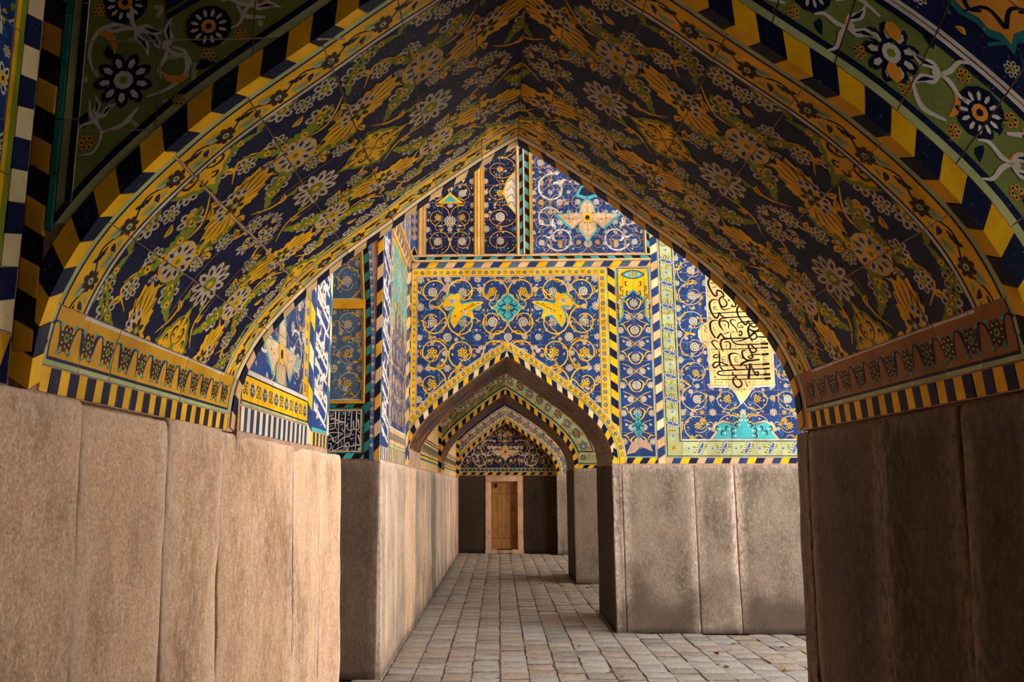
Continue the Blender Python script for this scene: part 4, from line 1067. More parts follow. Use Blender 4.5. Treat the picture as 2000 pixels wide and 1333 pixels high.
# tile bands of the covered bays further on
for ya, yb, ztop in ((Y2B + .01, Y3 - .02, 4.3), (Y3B + .01, Y4 - .02, 4.3)):
    d = Dec()
    d.rect(ya, yb, 1.97, 2.0, 'teal'); d.rect(ya, yb, 2.0, 2.03, 'yellow'); d.rect(ya, yb, 2.03, 2.05, 'navy'); d.rect(ya, yb, 2.24, 2.26, 'navy'); d.rect(ya, yb, 2.28, 2.30, 'umber')
    field(d, ya, yb, 2.32, ztop, .5, vine='yellow', centre=[STAR, R8b], small=[LFG, LFN, BUDY], rnd=40, tend='green')
    e = Dec(); frieze(e, ya, yb, 2.06, 2.23, .25); d.merge(e)
    tiles(wf, d, arange_n(ya, yb, .55), [1.855, 1.968, 2.3, 2.9, 3.5, ztop], Lq, 'sand')

# ------------------------------------------------------------------ wall across the court, with the second arch
H2L, H2R = Half(-1.085, .10, 1.868, 3.136), Half(1.315, .10, 1.868, 3.136)
fac = structure(arch_core('wall_facing', H2L, H2R, YW, Y2B, XL2 - .2, 4.6, 8.5, MORTAR), 'sunlit blue and yellow tiled court wall with a pointed arch and inscription cartouche', 'wall')
W = faceY(YW)
def fx(px, py): return onY(px, py, YW)
slabs(fac, W, [1.300, 1.415, 2.24, 2.695, 3.55, 4.2], 0, 1.862, STONE, proud=.012, batter=.02, amp=.010, jg=.012, pale=(.9, .9), damp=.75)
slabs(fac, faceX(1.315, -1), [YW + .0, 10.4, Y2B], 0, 1.862, STONE_SHADE, proud=.012, batter=.01)
for H, side in ((H2L, 'L'), (H2R, 'R')):
    B = H.band(YW); L = H.L
    blocks(fac, B, 0, L, .002, .062, .075, ['cream', 'ink', 'cream', 'ink', 'yellow', 'ink'], slant=.03, along='u')
    d = Dec(); d.rect(0, L, .066, .080, 'palegreen'); d.rect(0, L, .080, .086, 'black'); d.rect(0, L, .146, .151, 'black'); d.rect(0, L, .151, .164, 'white')
    chain(d, (.06, .116), (L - .02, .116), .135, XBOW, RBLUE, .024, .023, 'mossgreen', .018)
    tiles(fac, d, arange_n(0, L, .29), [.065, .164], B, 'yellow', du=.05, h0=.004, thick=.016)
    S = H.soffit()
    d = Dec(); soffit_field(d, .25, L, YW + .2, Y2B - .2, .3, .5)
    d.rect(0, .076, YW, Y2B, 'cream', 1)
    for k in range(26): d.rect(0, .076, YW + .06 * k, YW + .06 * k + .03, 'ink', 2)
    d.rect(.076, .1, YW, Y2B, 'palegreen'); d.rect(.1, .21, YW, Y2B, 'ochre'); d.rect(.21, .25, YW, Y2B, 'white')
    for v in (YW + .0, Y2B - .17): d.rect(.1, L, v + .02, v + .15, 'ochre', 1); d.rect(.1, L, v + .15, v + .17, 'white', 1); vine_band(d, .1, L, v + .085, .11)
    e = Dec(); frieze(e, YW + .1, Y2B - .1, .11, .20); t, c, l = e.arr(); d.t.append(t[:, :, ::-1]); d.c.append(c); d.l.append(l + 1)
    tiles(fac, remap(d, SHADE_TONES), np.r_[0, .25, np.linspace(.25, L, 7)[1:]], np.linspace(YW + .004, Y2B, 5), S, 'umber', du=.08, name='soffit_tile')
LOW2 = low_of(H2L, H2R, .15)
LOWY = low_of(H2L, H2R, .095)
# main spandrel field
xa, xb, za, zb = -.972, 1.204, 2.05, 4.115
d = Dec(); field(d, xa, xb, 2.25, zb, .345, vine='yellow', rnd=3, centre=[R8, R8c, R6y, STARW], small=[R6, BUD, R6y, LFY, HOOK], lw=.05)
for sx in (-1, 1):
    e = Dec()
    for w_, col, ly in ((1.35, 'turq', 6), (1.0, 'yellow', 7)):
        e.stroke([(.34, .10), (.2, .06), (.06, .0), (-.06, -.08), (-.1, -.2), (-.11, -.3)], np.array([.02, .10, .15, .17, .12, .01]) * w_, col, ly, 5)
        e.stroke([(-.28, .04), (-.2, .10), (-.12, .14), (-.06, .2), (-.05, .25)], np.array([.02, .15, .2, .12, .01]) * w_, col, ly + .2, 5)
        e.stroke([(-.12, .12), (-.04, .04), (.02, -.02)], np.array([.14, .1, .1]) * w_, col, ly + .5, 5)
        e.stroke([(.02, -.02), (.12, -.07), (.2, -.16)], np.array([.12, .11, .01]) * w_, col, ly + .9, 5)
    e.stamp(RTQ, -.14, .12, 0, .055, dl=7); e.stamp(HOOK, .17, .05, .5, .07, dl=7); e.stamp(HOOK, -.08, -.14, 1.2, .07, dl=7); e.stamp(BUD, .03, -.03, -.4, .07, dl=6)
    e.stroke([(.28, .09), (.12, .02), (-.02, -.05)], .01, 'black', 9, 4)
    t, c, l = e.arr(); d.t.append(t * np.array([sx * .78, .78]) + np.array([.115 - sx * .56, 3.72])); d.c.append(c); d.l.append(l)
e = Dec(); e.poly(ogee(.225, .235), 'yellow', 6); e.poly(ogee(.205, .215), 'turq', 7)
for sx in (-1, 1):
    for sy in (-1, 1):
        e.stroke(np.array([(0, .16), (.06, .10), (.03, .05), (.1, .02), (.14, .07)]) * [sx, sy], [.006, .014, .01, .014, .004], 'ink', 8, 5)
        e.stroke(np.array([(.02, .02), (.06, .05), (.09, .0)]) * [sx, sy], .01, 'ink', 8, 4)
e.stamp(R6y, 0, 0, 0, .04, dl=7)
d.stamp(e.arr(), .115, 3.73, 0, .92)
tiles(fac, d, arange_n(xa, xb, .275), arange_n(2.15, zb, .29), W, 'cobalt', low=LOW2)
# yellow frame with its lines
d = Dec()
for (u0, u1, horiz, v0, v1) in ((-1.035, -.985, False, 1.98, 4.20), (1.214, 1.296, False, 1.98, 4.20), (-1.035, 1.296, True, 4.133, 4.205)):
    if horiz: yellow_border(d, u0, u1, v0, v1, True, .155)
    else: yellow_border(d, u0, u1, v0, v1 - .08, False, .155)
d.rect(-1.05, -1.037, 1.9, 4.22, 'palegreen'); d.rect(-.985, -.980, 1.9, 4.13, 'black'); d.rect(-.980, -.972, 1.9, 4.128, 'white'); d.rect(1.204, 1.209, 1.9, 4.128, 'white'); d.rect(1.209, 1.214, 1.9, 4.13, 'black'); d.rect(1.298, 1.318, 1.9, 4.22, 'palegreen')
d.rect(-1.05, 1.318, 4.207, 4.222, 'palegreen'); d.rect(-.98, 1.209, 4.125, 4.130, 'black'); d.rect(-.972, 1.204, 4.115, 4.125, 'white')
inside = lambda u, v: (u < -.97) | (u > 1.203) | (v > 4.114)
tiles(fac, d, [-1.05, -.972], arange_n(1.98, 4.114, .29), W, 'yellow', low=LOWY)
tiles(fac, d, [1.204, 1.318], arange_n(1.98, 4.114, .29), W, 'yellow', low=LOWY)
tiles(fac, d, arange_n(-1.05, 1.318, .29), [4.114, 4.222], W, 'yellow')
blocks(fac, W, -1.082, -1.052, 1.87, 4.225, .095, ['yellow', 'navy'], slant=-.05, along='v')
blocks(fac, W, 1.322, 1.405, 1.87, 4.225, .10, ['yellow', 'ink'], slant=-.06, along='v')
blocks(fac, W, -1.05, 1.84, 4.232, 4.298, .11, ['sand', 'cobalt', 'yellow', 'slate'], slant=.05, along='u')
# narrow upright panel
xa, xb, za, zb = 1.425, 1.822, 1.945, 4.212
d = Dec(); xm = (xa + xb) / 2
d.rect(xa, xb, za, zb, 'turq', .2); d.rect(xa + .012, xb - .012, za + .012, zb, 'navy', .4); d.rect(xa + .02, xb - .02, za + .02, zb, 'cobalt', .6)
zy = fx(1240, 585)[1]
hood = [(xa + .02, zy - .28), (xa + .07, zy - .19), (xa + .05, zy - .02), (xm - .07, zy + .05), (xm, zy + .11), (xm + .07, zy + .05), (xb - .05, zy - .02), (xb - .07, zy - .19), (xb - .02, zy - .28)]
top = [(xa + .02, zb - .012), (xa + .07, zb - .012), (xa + .09, zb - .012), (xm - .07, zb - .012), (xm, zb - .012), (xm + .07, zb - .012), (xb - .09, zb - .012), (xb - .07, zb - .012), (xb - .02, zb - .012)]
d.strip(hood, top, 'yellow', 5); d.stroke(hood, .022, 'turq', 6)
d.poly([(xm + .13 * math.cos(a) * (1 + .1 * math.cos(4 * a)), zb - .085 + .055 * math.sin(a)) for a in np.linspace(0, TAU, 20, endpoint=False)], 'navy', 7)
d.poly([(xm + .115 * math.cos(a) * (1 + .1 * math.cos(4 * a)), zb - .085 + .045 * math.sin(a)) for a in np.linspace(0, TAU, 20, endpoint=False)], 'turq', 8)
d.stamp(R6y, xm, zb - .085, 0, .04, dl=7)
for sx in (-1, 1):
    d.stamp(R6, xm + sx * .07, zb - .085, 0, .022, dl=7); d.stamp(RTQ, xm + sx * .16, zb - .04, 0, .02, dl=6)
    for q, z in ((.06, .2), (.12, .26), (.05, .32), (.13, .36), (.16, .48), (.165, .6)):
        d.stroke([(xm + sx * q, zb - z), (xm + sx * (q + .03), zb - z + .03), (xm + sx * (q + .03), zb - z - .02), (xm + sx * (q - .01), zb - z - .03)], [.004, .01, .012, .003], 'black', 7, 4)
        d.stamp(BUD, xm + sx * q, zb - z, 1 + z * 9, .022, dl=6)
rows = np.arange(za + .18, zy + .02, .165)
for k, z in enumerate(rows):
    if k % 2 == 0:
        d.stamp(R8 if k % 4 else R8c, xm, z, .2, .052)
        for sx in (-1, 1):
            d.stamp(R8b, xm + sx * .165, z, .2, .042); d.stroke([(xm + sx * .03, z + .07), (xm + sx * .085, z + .02), (xm + sx * .05, z - .06), (xm, z - .08)], [.004, .018, .014, .004], 'yellow', 2, 5)
            d.stroke([(xm + sx * .10, z), (xm + sx * .13, z + .06), (xm + sx * .18, z + .07)], [.006, .014, .004], 'yellow', 2, 5)
    else:
        for sx in (-1, 1):
            d.stamp(R6, xm + sx * .075, z, .2, .040); d.stroke([(xm, z), (xm + sx * .08, z + .06), (xm + sx * .16, z + .09)], .007, 'yellow', 1); d.stroke([(xm, z), (xm + sx * .08, z - .06), (xm + sx * .16, z - .09)], .007, 'yellow', 1)
            d.stamp(BUD, xm + sx * .14, z + .02, 1, .03); d.stamp(VIN, xm + sx * .02, z, 1.5 * sx, .05)
zq = fx(1245, 835)[1]
for k, (w, z) in enumerate(((.03, .12), (.035, .05), (.075, 0), (.045, -.06), (.02, -.12))): d.ell(xm, zq + z, w, .05, 0, 'turq', 6, 10)
d.stroke([(xm - .07, zq), (xm - .03, zq + .02), (xm, zq - .02), (xm + .03, zq + .02), (xm + .07, zq)], .012, 'navy', 7, 4)
# patch of bare plaster where the glaze is lost
d.poly([(xm - .15, za + .03), (xm - .10, za + .14), (xm - .02, za + .22), (xm + .05, za + .20), (xm + .13, za + .16), (xm + .16, za + .06), (xm + .09, za + .10), (xm + .02, za + .12), (xm - .05, za + .05)], 'mortar', 9)
tiles(fac, d, [xa, xm, xb], arange_n(za, zb, .285), W, 'cobalt')
blocks(fac, W, 1.41, 1.84, 1.872, 1.938, .085, ['yellow', 'navy'], slant=.045, along='u')
blocks(fac, W, 1.842, 1.922, 1.872, 5.9, .105, ['cream', 'cobalt', 'sand', 'cobalt'], slant=.05, along='v')
# green border with curled blue leaves
GL = Dec()
GL.stroke([(-1, .25), (-.5, .15), (0, 0), (.5, -.15), (1, -.25)], [.06, .5, .62, .5, .06], 'white', 2, 4)
GL.stroke([(-.9, .22), (-.5, .15), (0, 0), (.5, -.15), (.9, -.22)], [.04, .36, .46, .36, .04], 'blue', 3, 4)
GL.ell(0, 0, .12, .12, 0, 'orange', 4, 6)
for k in range(5):
    for sg in (-1, 1):
        x = -.7 + k * .35; GL.stroke([(x, -.25 * x + sg * .3), (x + .08 * sg, -.25 * x + sg * .6)], [.14, .05], 'black', 2); GL.stroke([(x + .1, -.25 * x + sg * .3), (x + .18 * sg, -.25 * x + sg * .66)], [.08, .04], 'white', 2)
GL = GL.arr()
xa, xb = 1.928, 2.125
d = Dec(); d.rect(xa + .018, xa + .028, 1.95, 5.9, 'navy'); d.rect(xb - .03, xb - .018, 2.13, 5.9, 'navy'); d.rect(xa + .018, 4.4, 1.952, 1.962, 'navy'); d.rect(xb - .03, 4.4, 2.122, 2.132, 'navy'); d.rect(xb - .012, 4.4, 2.138, 2.15, 'white')
for k, z in enumerate(np.arange(2.19, 5.9, .14)):
    if k % 2: d.stamp(GL, (xa + xb) / 2, z, .0, .085)
    else: d.stamp(RTQ, (xa + xb) / 2, z, .2, .042)
    d.stamp(RO6, xa + .05 + (k % 2) * .09, z + .06, 0, .013); d.ell(xa + .1, z + .06, .04, .012, k, 'green', 1, 6)
d.stamp(STARW, (xa + xb) / 2, 2.05, 0, .04)
for k, x in enumerate(np.arange(2.2, 4.4, .135)):
    if k % 2: d.stamp(GL, x, 2.045, math.pi / 2 - .2, .085)
    else: d.stamp(RTQ, x, 2.045, .2, .042)
    d.ell(x + .06, 2.06, .03, .012, k, 'green', 1, 6); d.stamp(RO6, x + .06, 2.0 + .08 * (k % 2), 0, .013)
tiles(fac, d, [xa, xb], arange_n(1.94, 5.9, .29), W, 'palegreen')
tiles(fac, d, arange_n(xb, 4.4, .29), [1.94, 2.15], W, 'palegreen')
blocks(fac, W, 1.925, 4.4, 1.872, 1.934, .095, ['sand', 'cobalt', 'yellow', 'navy'], slant=.03, along='u')
# blue field with the inscription cartouche
xa, xb, za, zb = 2.125, 4.12, 2.15, 5.57
cx = fx(1445, 700)[0]
d = Dec(); field(d, cx - 1.05, cx + 1.05, za, zb, .31, vine='sand', rnd=8, centre=[R8c, STARW, R8, R12], small=[R6, BUD, LFY, BUDY, R6y], hooks=True)
d.poly([(cx - .40, za), (cx - .33, za + .09), (cx - .36, za + .16), (cx - .24, za + .22), (cx - .14, za + .17), (cx - .06, za + .22), (cx, za + .34), (cx + .06, za + .22), (cx + .14, za + .17), (cx + .24, za + .22), (cx + .36, za + .16), (cx + .33, za + .09), (cx + .40, za)], 'sand', 6)
d.poly([(cx - .37, za), (cx - .31, za + .08), (cx - .33, za + .15), (cx - .24, za + .2), (cx - .14, za + .15), (cx - .05, za + .2), (cx, za + .31), (cx + .05, za + .2), (cx + .14, za + .15), (cx + .24, za + .2), (cx + .33, za + .15), (cx + .31, za + .08), (cx + .37, za)], 'turq', 7)
for sx in (-1, 1):
    for q, z in ((.05, .16), (.1, .1), (.17, .12), (.22, .07), (.28, .12), (.1, .04), (.02, .22)):
        d.stroke([(cx + sx * q, za + z), (cx + sx * (q + .03), za + z + .03), (cx + sx * (q + .045), za + z - .01), (cx + sx * (q + .02), za + z - .03)], [.004, .014, .012, .004], 'black', 8, 4); d.ell(cx + sx * q, za + z, .012, .012, 0, 'white', 9, 5)
cart = [(1382, 541), (1386, 626), (1375, 633), (1368, 643), (1368, 655), (1374, 664), (1384, 670), (1390, 752), (1427, 752), (1437, 765), (1447, 785), (1458, 772), (1470, 752), (1511, 749), (1506, 655)]
def cpts(g):
    P = np.array([fx(*q) for q in cart])
    tp = 5.05
    out = np.array([(P[0, 0], tp)] + list(map(tuple, P[:-1])) + [(P[-2, 0], P[-1, 1])])
    # right side mirrors the left lobe, top mirrors the foot
    c0 = np.array([cx, 3.8])
    R = [(P[13, 0], 3.15), (P[13, 0] - .005, 3.33), (P[13, 0] + .06, 3.38), (P[13, 0] + .10, 3.45), (P[13, 0] + .06, 3.54), (P[13, 0] - .005, 3.58), (P[13, 0] - .01, tp)]
    Q = np.array([(P[0, 0], tp)] + [tuple(p) for p in P[:14]] + R)
    return c0 + (Q - c0) * (1 + g / np.maximum(np.hypot(*(Q - c0).T), .3))[:, None] if g else Q
d.poly(cpts(.04), 'white', 8); d.poly(cpts(.022), 'palegreen', 9); d.poly(cpts(0), 'buff', 10)
E_ = lambda x, y, s: [([(x, y), (x + 10 * s, y + 26 * s), (x + 34 * s, y + 24 * s)], 8), ([(x + 4 * s, y + 10 * s), (x + 32 * s, y + 8 * s)], 8), ([(x, y), (x + 10 * s, y - 16 * s), (x + 34 * s, y - 14 * s)], 8)]
CA = [([(460, 150), (330, 135), (260, 170), (237, 240), (260, 330), (310, 430), (365, 497), (410, 490), (408, 420), (430, 393), (500, 420), (550, 505), (490, 530), (458, 590), (470, 660), (520, 718), (580, 710), (612, 660), (580, 590), (520, 545)], (14, 24, 34, 36, 30, 30, 34, 30, 26, 30, 30, 30, 26, 30, 30, 26, 26, 24, 20, 12)),
      ([(545, 160), (450, 160), (425, 205), (470, 265), (590, 272)], 28), ([(280, 240), (430, 250)], 16), ([(465, 660), (500, 740), (560, 778), (690, 745)], (18, 26, 20, 8)), ([(740, 395), (650, 375), (608, 400), (640, 470), (720, 570), (782, 660), (775, 712), (705, 712), (730, 670)], (10, 20, 26, 24, 22, 26, 26, 24, 14)), ([(790, 650), (970, 645)], 18),
      ([(430, 580), (330, 580), (272, 630), (265, 720), (300, 830), (350, 910), (400, 948), (440, 900), (455, 838), (500, 900), (560, 932), (700, 932), (1300, 905)], (10, 22, 34, 36, 30, 30, 34, 30, 20, 30, 24, 20, 22)), ([(230, 852), (400, 850), (700, 832), (1250, 808)], (6, 16, 18, 22)),
      ([(1020, 700), (900, 700), (825, 735), (815, 820), (850, 920), (920, 1020), (980, 1078), (1020, 1040), (1038, 985)], (10, 22, 34, 32, 28, 28, 32, 28, 16)), ([(1040, 990), (1060, 1060), (1130, 1122), (1205, 1110), (1185, 1055), (1110, 1050), (1060, 1095), (1035, 1180), (1060, 1320)], (12, 24, 26, 24, 22, 22, 26, 34, 26)),
      ([(800, 1000), (720, 978), (678, 1010), (720, 1080), (790, 1150), (825, 1240)], (8, 18, 26, 22, 20, 14)), ([(850, 1235), (880, 1208), (914, 1250), (880, 1302), (848, 1265)], 24), ([(440, 1000), (340, 995), (282, 1040), (275, 1130), (310, 1240), (380, 1345)], (10, 24, 34, 34, 30, 28)),
      ([(700, 930), (560, 945), (480, 970), (458, 1050), (490, 1130), (545, 1200)], (20, 22, 30, 36, 26, 10)), ([(480, 1010), (570, 1000), (640, 1050), (640, 1160)], (14, 24, 26, 12)), ([(820, 1060), (900, 1030), (1290, 995)], (14, 20, 22)), ([(820, 1060), (830, 1125), (940, 1130), (870, 1085)], 14), ([(1060, 1310), (1240, 1180), (1390, 1100)], (24, 26, 30)), ([(1060, 1170), (1200, 1210), (1500, 1205)], (10, 22, 24)),
      ([(320, 340), (405, 315)], 10), ([(510, 380), (480, 345), (490, 320), (530, 330), (510, 370)], 10), ([(740, 490), (800, 560)], (14, 5)), ([(820, 575), (870, 590), (895, 570), (870, 560)], 13), ([(340, 770), (345, 730), (400, 715)], 10), ([(345, 735), (390, 745)], 10), ([(345, 770), (430, 780)], 10), ([(255, 910), (295, 975)], (6, 16)), ([(545, 1265), (645, 1235)], (8, 18)), ([(150, 1090), (205, 1150), (160, 1180), (180, 1225), (215, 1210)], 10), ([(340, 1120), (350, 1170), (385, 1195)], 9)]
CB = [([(360, 200), (410, 130), (430, 118), (480, 185), (560, 197), (900, 190)], (32, 26, 20, 26, 24, 22)), ([(985, 265), (930, 180), (890, 60)], (8, 24, 28)), ([(1050, 170), (1235, 172)], (18, 28)), ([(910, 30), (960, 60), (1045, 140), (1030, 195), (980, 215), (940, 190)], 22), ([(1060, 60), (980, 120), (900, 185), (760, 238), (640, 245)], (24, 26, 22, 18, 8)),
      ([(592, 90), (600, 190), (650, 270), (730, 302), (900, 300), (1100, 295)], (8, 20, 22, 20, 18, 16)), ([(1110, 290), (1245, 288)], 34), ([(395, 265), (320, 232), (268, 260), (310, 330), (370, 392)], (6, 16, 22, 20, 18)), ([(470, 430), (440, 370), (420, 280), (450, 215), (580, 205)], (10, 22, 30, 26, 14)), ([(470, 262), (560, 255), (592, 310), (580, 385)], (14, 24, 24, 18)), ([(245, 388), (700, 380), (1100, 362)], (8, 14, 14)), ([(1110, 360), (1245, 355)], 26),
      ([(900, 290), (910, 360), (950, 440), (975, 520), (935, 545), (900, 515), (960, 490)], (30, 26, 26, 26, 22, 20, 12)), ([(930, 285), (1000, 360), (1045, 400), (1000, 440), (940, 425)], 22), ([(960, 477), (1120, 475)], 16), ([(1130, 478), (1255, 466)], 34), ([(870, 405), (800, 415), (798, 480), (840, 550), (920, 580), (1095, 562)], (10, 26, 30, 26, 28, 24)),
      ([(392, 405), (402, 500), (402, 600), (412, 680), (455, 745)], (12, 24, 24, 24, 22)), ([(415, 485), (330, 480), (295, 520), (350, 532), (400, 500)], (10, 20, 20, 20, 14)), ([(400, 612), (330, 610), (288, 660), (320, 705), (390, 655), (415, 610), (480, 635), (545, 665), (430, 675)], (16, 22, 28, 24, 20, 18, 20, 22, 14)), ([(760, 490), (680, 455), (610, 460), (570, 490), (580, 580), (620, 670), (690, 742)], (8, 14, 24, 34, 30, 26, 22)),
      ([(560, 662), (770, 658), (1130, 645)], (10, 14, 14)), ([(1140, 648), (1268, 635)], 34), ([(450, 757), (700, 742), (1140, 724)], (20, 20, 18)), ([(1145, 724), (1272, 716)], 28), ([(475, 760), (390, 770), (368, 800), (410, 832), (500, 838), (900, 832), (1150, 826)], (16, 20, 24, 18, 16, 16, 16)), ([(1155, 825), (1282, 818)], 34), ([(300, 908), (600, 910), (1170, 894)], (6, 14, 16)), ([(1175, 896), (1290, 888)], 34),
      ([(765, 690), (782, 640), (850, 602), (935, 582)], (8, 34, 28, 18)), ([(810, 650), (860, 680), (885, 745)], (10, 24, 18)), ([(930, 630), (905, 890)], (30, 40)), ([(930, 630), (1000, 780), (1055, 838), (1072, 780), (1010, 785)], (24, 24, 28, 24, 14)), ([(628, 780), (640, 830), (700, 860), (645, 885), (640, 960), (690, 1032), (750, 1042), (790, 990), (760, 930), (690, 880)], (22, 20, 14, 22, 26, 26, 26, 24, 20, 10)), ([(845, 930), (890, 1035)], (8, 18)), ([(760, 485), (775, 555)], (6, 12)), ([(785, 480), (805, 555)], (6, 12)), ([(470, 120), (565, 90)], (8, 18)), ([(1110, 200), (1150, 245), (1195, 250), (1180, 225)], 8)]
CB += E_(440, 545, 2) + E_(660, 550, 2) + E_(1155, 545, 2) + E_(1185, 765, 1.2)
DOTA = [(330, 188, 14), (235, 115, 9), (230, 412, 12), (262, 515, 14), (365, 638, 12), (650, 590, 26), (910, 770, 26), (975, 770, 26), (605, 885, 10), (720, 880, 12), (1040, 870, 14), (375, 1060, 13), (565, 1090, 15), (1280, 1060, 18), (735, 1222, 15), (970, 1225, 9), (390, 1245, 9), (1155, 960, 10)]
DOTB = [(636, 85, 13), (252, 185, 12), (515, 318, 12), (680, 330, 14), (785, 335, 10), (850, 260, 14), (1060, 243, 11), (290, 435, 12), (285, 562, 11), (310, 762, 12), (475, 795, 14), (325, 865, 15), (435, 875, 9), (540, 875, 9), (325, 955, 12), (440, 960, 13), (525, 962, 12), (770, 788, 11), (920, 960, 15), (1025, 948, 9), (1230, 935, 10), (725, 1082, 11), (830, 1075, 14), (785, 1120, 12), (865, 445, 10), (1185, 410, 11)]
for S_, ox, oy, sc in ((CA, 1360, 530, 10.253), (CB, 1360, 640, 8.888)):
    for pts, w in S_:
        P = np.array([fx(ox + x / sc, oy + y / sc) for x, y in pts])
        d.stroke(P, np.asarray(w, float) * (YW / 1600 / sc) * 1.25, 'black', 12, 5 if len(pts) > 2 else 0)
for S_, ox, oy, sc in ((DOTA, 1360, 530, 10.253), (DOTB, 1360, 640, 8.888)):
    for x, y, r in S_:
        d.ell(*fx(ox + x / sc, oy + y / sc), r * YW / 1600 / sc, r * YW / 1600 / sc, 0, 'black', 12, 4)
tiles(fac, d, arange_n(xa, xb, .285), arange_n(za, zb, .285), W, 'cobalt')

# mouldings and panels of the upper zone
zc = 4.305
bar(fac, (-1.05, 1.84, YW - .05, YW + .02, 4.300, 4.318), MATS['sand'])
bar(fac, (-1.05, 1.84, YW - .025, YW + .02, 4.366, 4.385), MATS['tan'])
blocks(fac, faceY(YW - .012), -1.05, .30, 4.322, 4.362, .10, ['turq', 'black'], slant=.03, along='u')
blocks(fac, faceY(YW - .012), .345, 1.84, 4.322, 4.362, .10, ['turq', 'black'], slant=-.03, along='u')
def xp(px): return fx(px, 480)[0]
ZT = 5.95
p1, p2, p3 = (xp(831), xp(926.6)), (xp(945), xp(1009.6)), (xp(1040), xp(1258))
for k, (a, b) in enumerate((p1, p2, p3)):
    d = Dec(); z0 = 4.39
    d.rect(a, b, z0, z0 + .012, 'tan', 6); d.rect(a, a + .008, z0, ZT, 'tan', 6); d.rect(b - .008, b, z0, ZT, 'tan', 6)
    if k == 2:
        field(d, a, b, z0 + .02, ZT, .26, vine='yellow', rnd=17, centre=[R8, R8c, STARW, R6y], small=[LFY, BUD, R6, LFT], lw=.025, hooks=False)
        m = (a + b) / 2
        for sx, fl in ((-1, False), (1, True)):
            for dx, dz, an, s in ((.42, .84, 1.2, .20), (.34, .20, 3.6, .17), (.48, .46, -.4, .16), (.30, 1.25, 2.2, .18)):
                an2 = an if sx < 0 else math.pi - an
                d.stamp(SCR, m + sx * dx, z0 + dz, an2, s, fl, dl=2)
        tan_star(d, m, z0 + .46, .34, .33)
        d.poly([(m - .14, z0 + .74), (m - .08, z0 + .86), (m, z0 + .9), (m + .08, z0 + .86), (m + .14, z0 + .74), (m, z0 + .68)], 'turq', 6); d.poly([(m - .1, z0 + .76), (m - .06, z0 + .84), (m, z0 + .87), (m + .06, z0 + .84), (m + .1, z0 + .76), (m, z0 + .73)], 'navy', 7)
        d.stamp(R12, m, z0 + .13, 0, .055, dl=3)
    else:
        field(d, a, b if k == 0 else 2 * b - a, z0 + .02, ZT, .30, vine='yellow', rnd=13 + k, centre=[R8, R12, R8c, STAR], small=[LFY, BUD, R6, LFT, SAZY], lw=.025, hooks=False)
        if k == 0:
            m = (a + b) / 2; d.poly([(m - .17, z0 + .66), (m, z0 + .8), (m + .17, z0 + .66)], 'yellow', 6); d.poly([(m - .09, z0 + .68), (m, z0 + .77), (m + .09, z0 + .68)], 'turq', 7); d.stamp(R12, m, z0 + .43, 0, .075, dl=4)
        else:
            q = [(b, z0 + .5), (b - .1, z0 + .62), (b - .17, z0 + .8), (b - .12, z0 + .95), (b - .04, z0 + 1.05), (b, z0 + 1.1)]
            d.poly(q, 'yellow', 5); d.poly([(x + .02, z) for x, z in q], 'white', 6)
            for z in (.62, .72, .82, .92): d.stroke([(b - .12, z0 + z), (b - .06, z0 + z + .05), (b - .02, z0 + z - .01)], .012, 'green', 7, 4)
    tiles(fac, d, arange_n(a, b, .235), arange_n(z0, ZT, .235), W, 'cobalt' if k == 2 else 'navy')
for a, b, m in ((xp(819), xp(823), 'sand'), (xp(823), xp(826), 'ochre'), (xp(827), xp(830), 'sand'), (xp(927.5), xp(932), 'ochre'), (xp(933), xp(938), 'sand'), (xp(939), xp(944), 'ochre'), (xp(1010.5), xp(1015), 'sand'), (xp(1022.5), xp(1025.5), 'pink'), (xp(1035), xp(1039), 'ochre'), (xp(1259), xp(1262), 'sand')):
    bar(fac, (a, b, YW - .03, YW + .02, 4.386, ZT), MATS[m])
blocks(fac, W, xp(1015.5), xp(1022), 4.386, ZT, .085, ['turq', 'black'], slant=.03, along='v', h=.01)
blocks(fac, W, xp(1026), xp(1034.5), 4.386, ZT, .085, ['black', 'turq'], slant=-.04, along='v', h=.01)
blocks(fac, W, xp(1262.5), 1.838, 4.31, ZT, .085, ['turq', 'black'], slant=-.03, along='v')
a, b = xp(800.5), xp(818)
d = Dec(); d.rect(a, b, 4.3, ZT, 'cream', .3); d.rect(a + .012, b - .012, 4.3, ZT, 'blue', .6)
for k, z in enumerate(np.arange(4.62, ZT, .105)):
    d.stamp(R6, (a + b) / 2, z, .3, .04, dl=1); d.ell((a + b) / 2, z + .052, .012, .02, 0, 'orange', 2, 5)
d.poly([(a, 4.38), (b, 4.38), (b, 4.4), ((a + b) / 2, 4.52), (a, 4.4)], 'sand', 5); d.poly([(a + .015, 4.38), (b - .015, 4.38), ((a + b) / 2, 4.49)], 'black', 6)
tiles(fac, d, [a, b], arange_n(4.388, ZT, .29), W, 'blue')
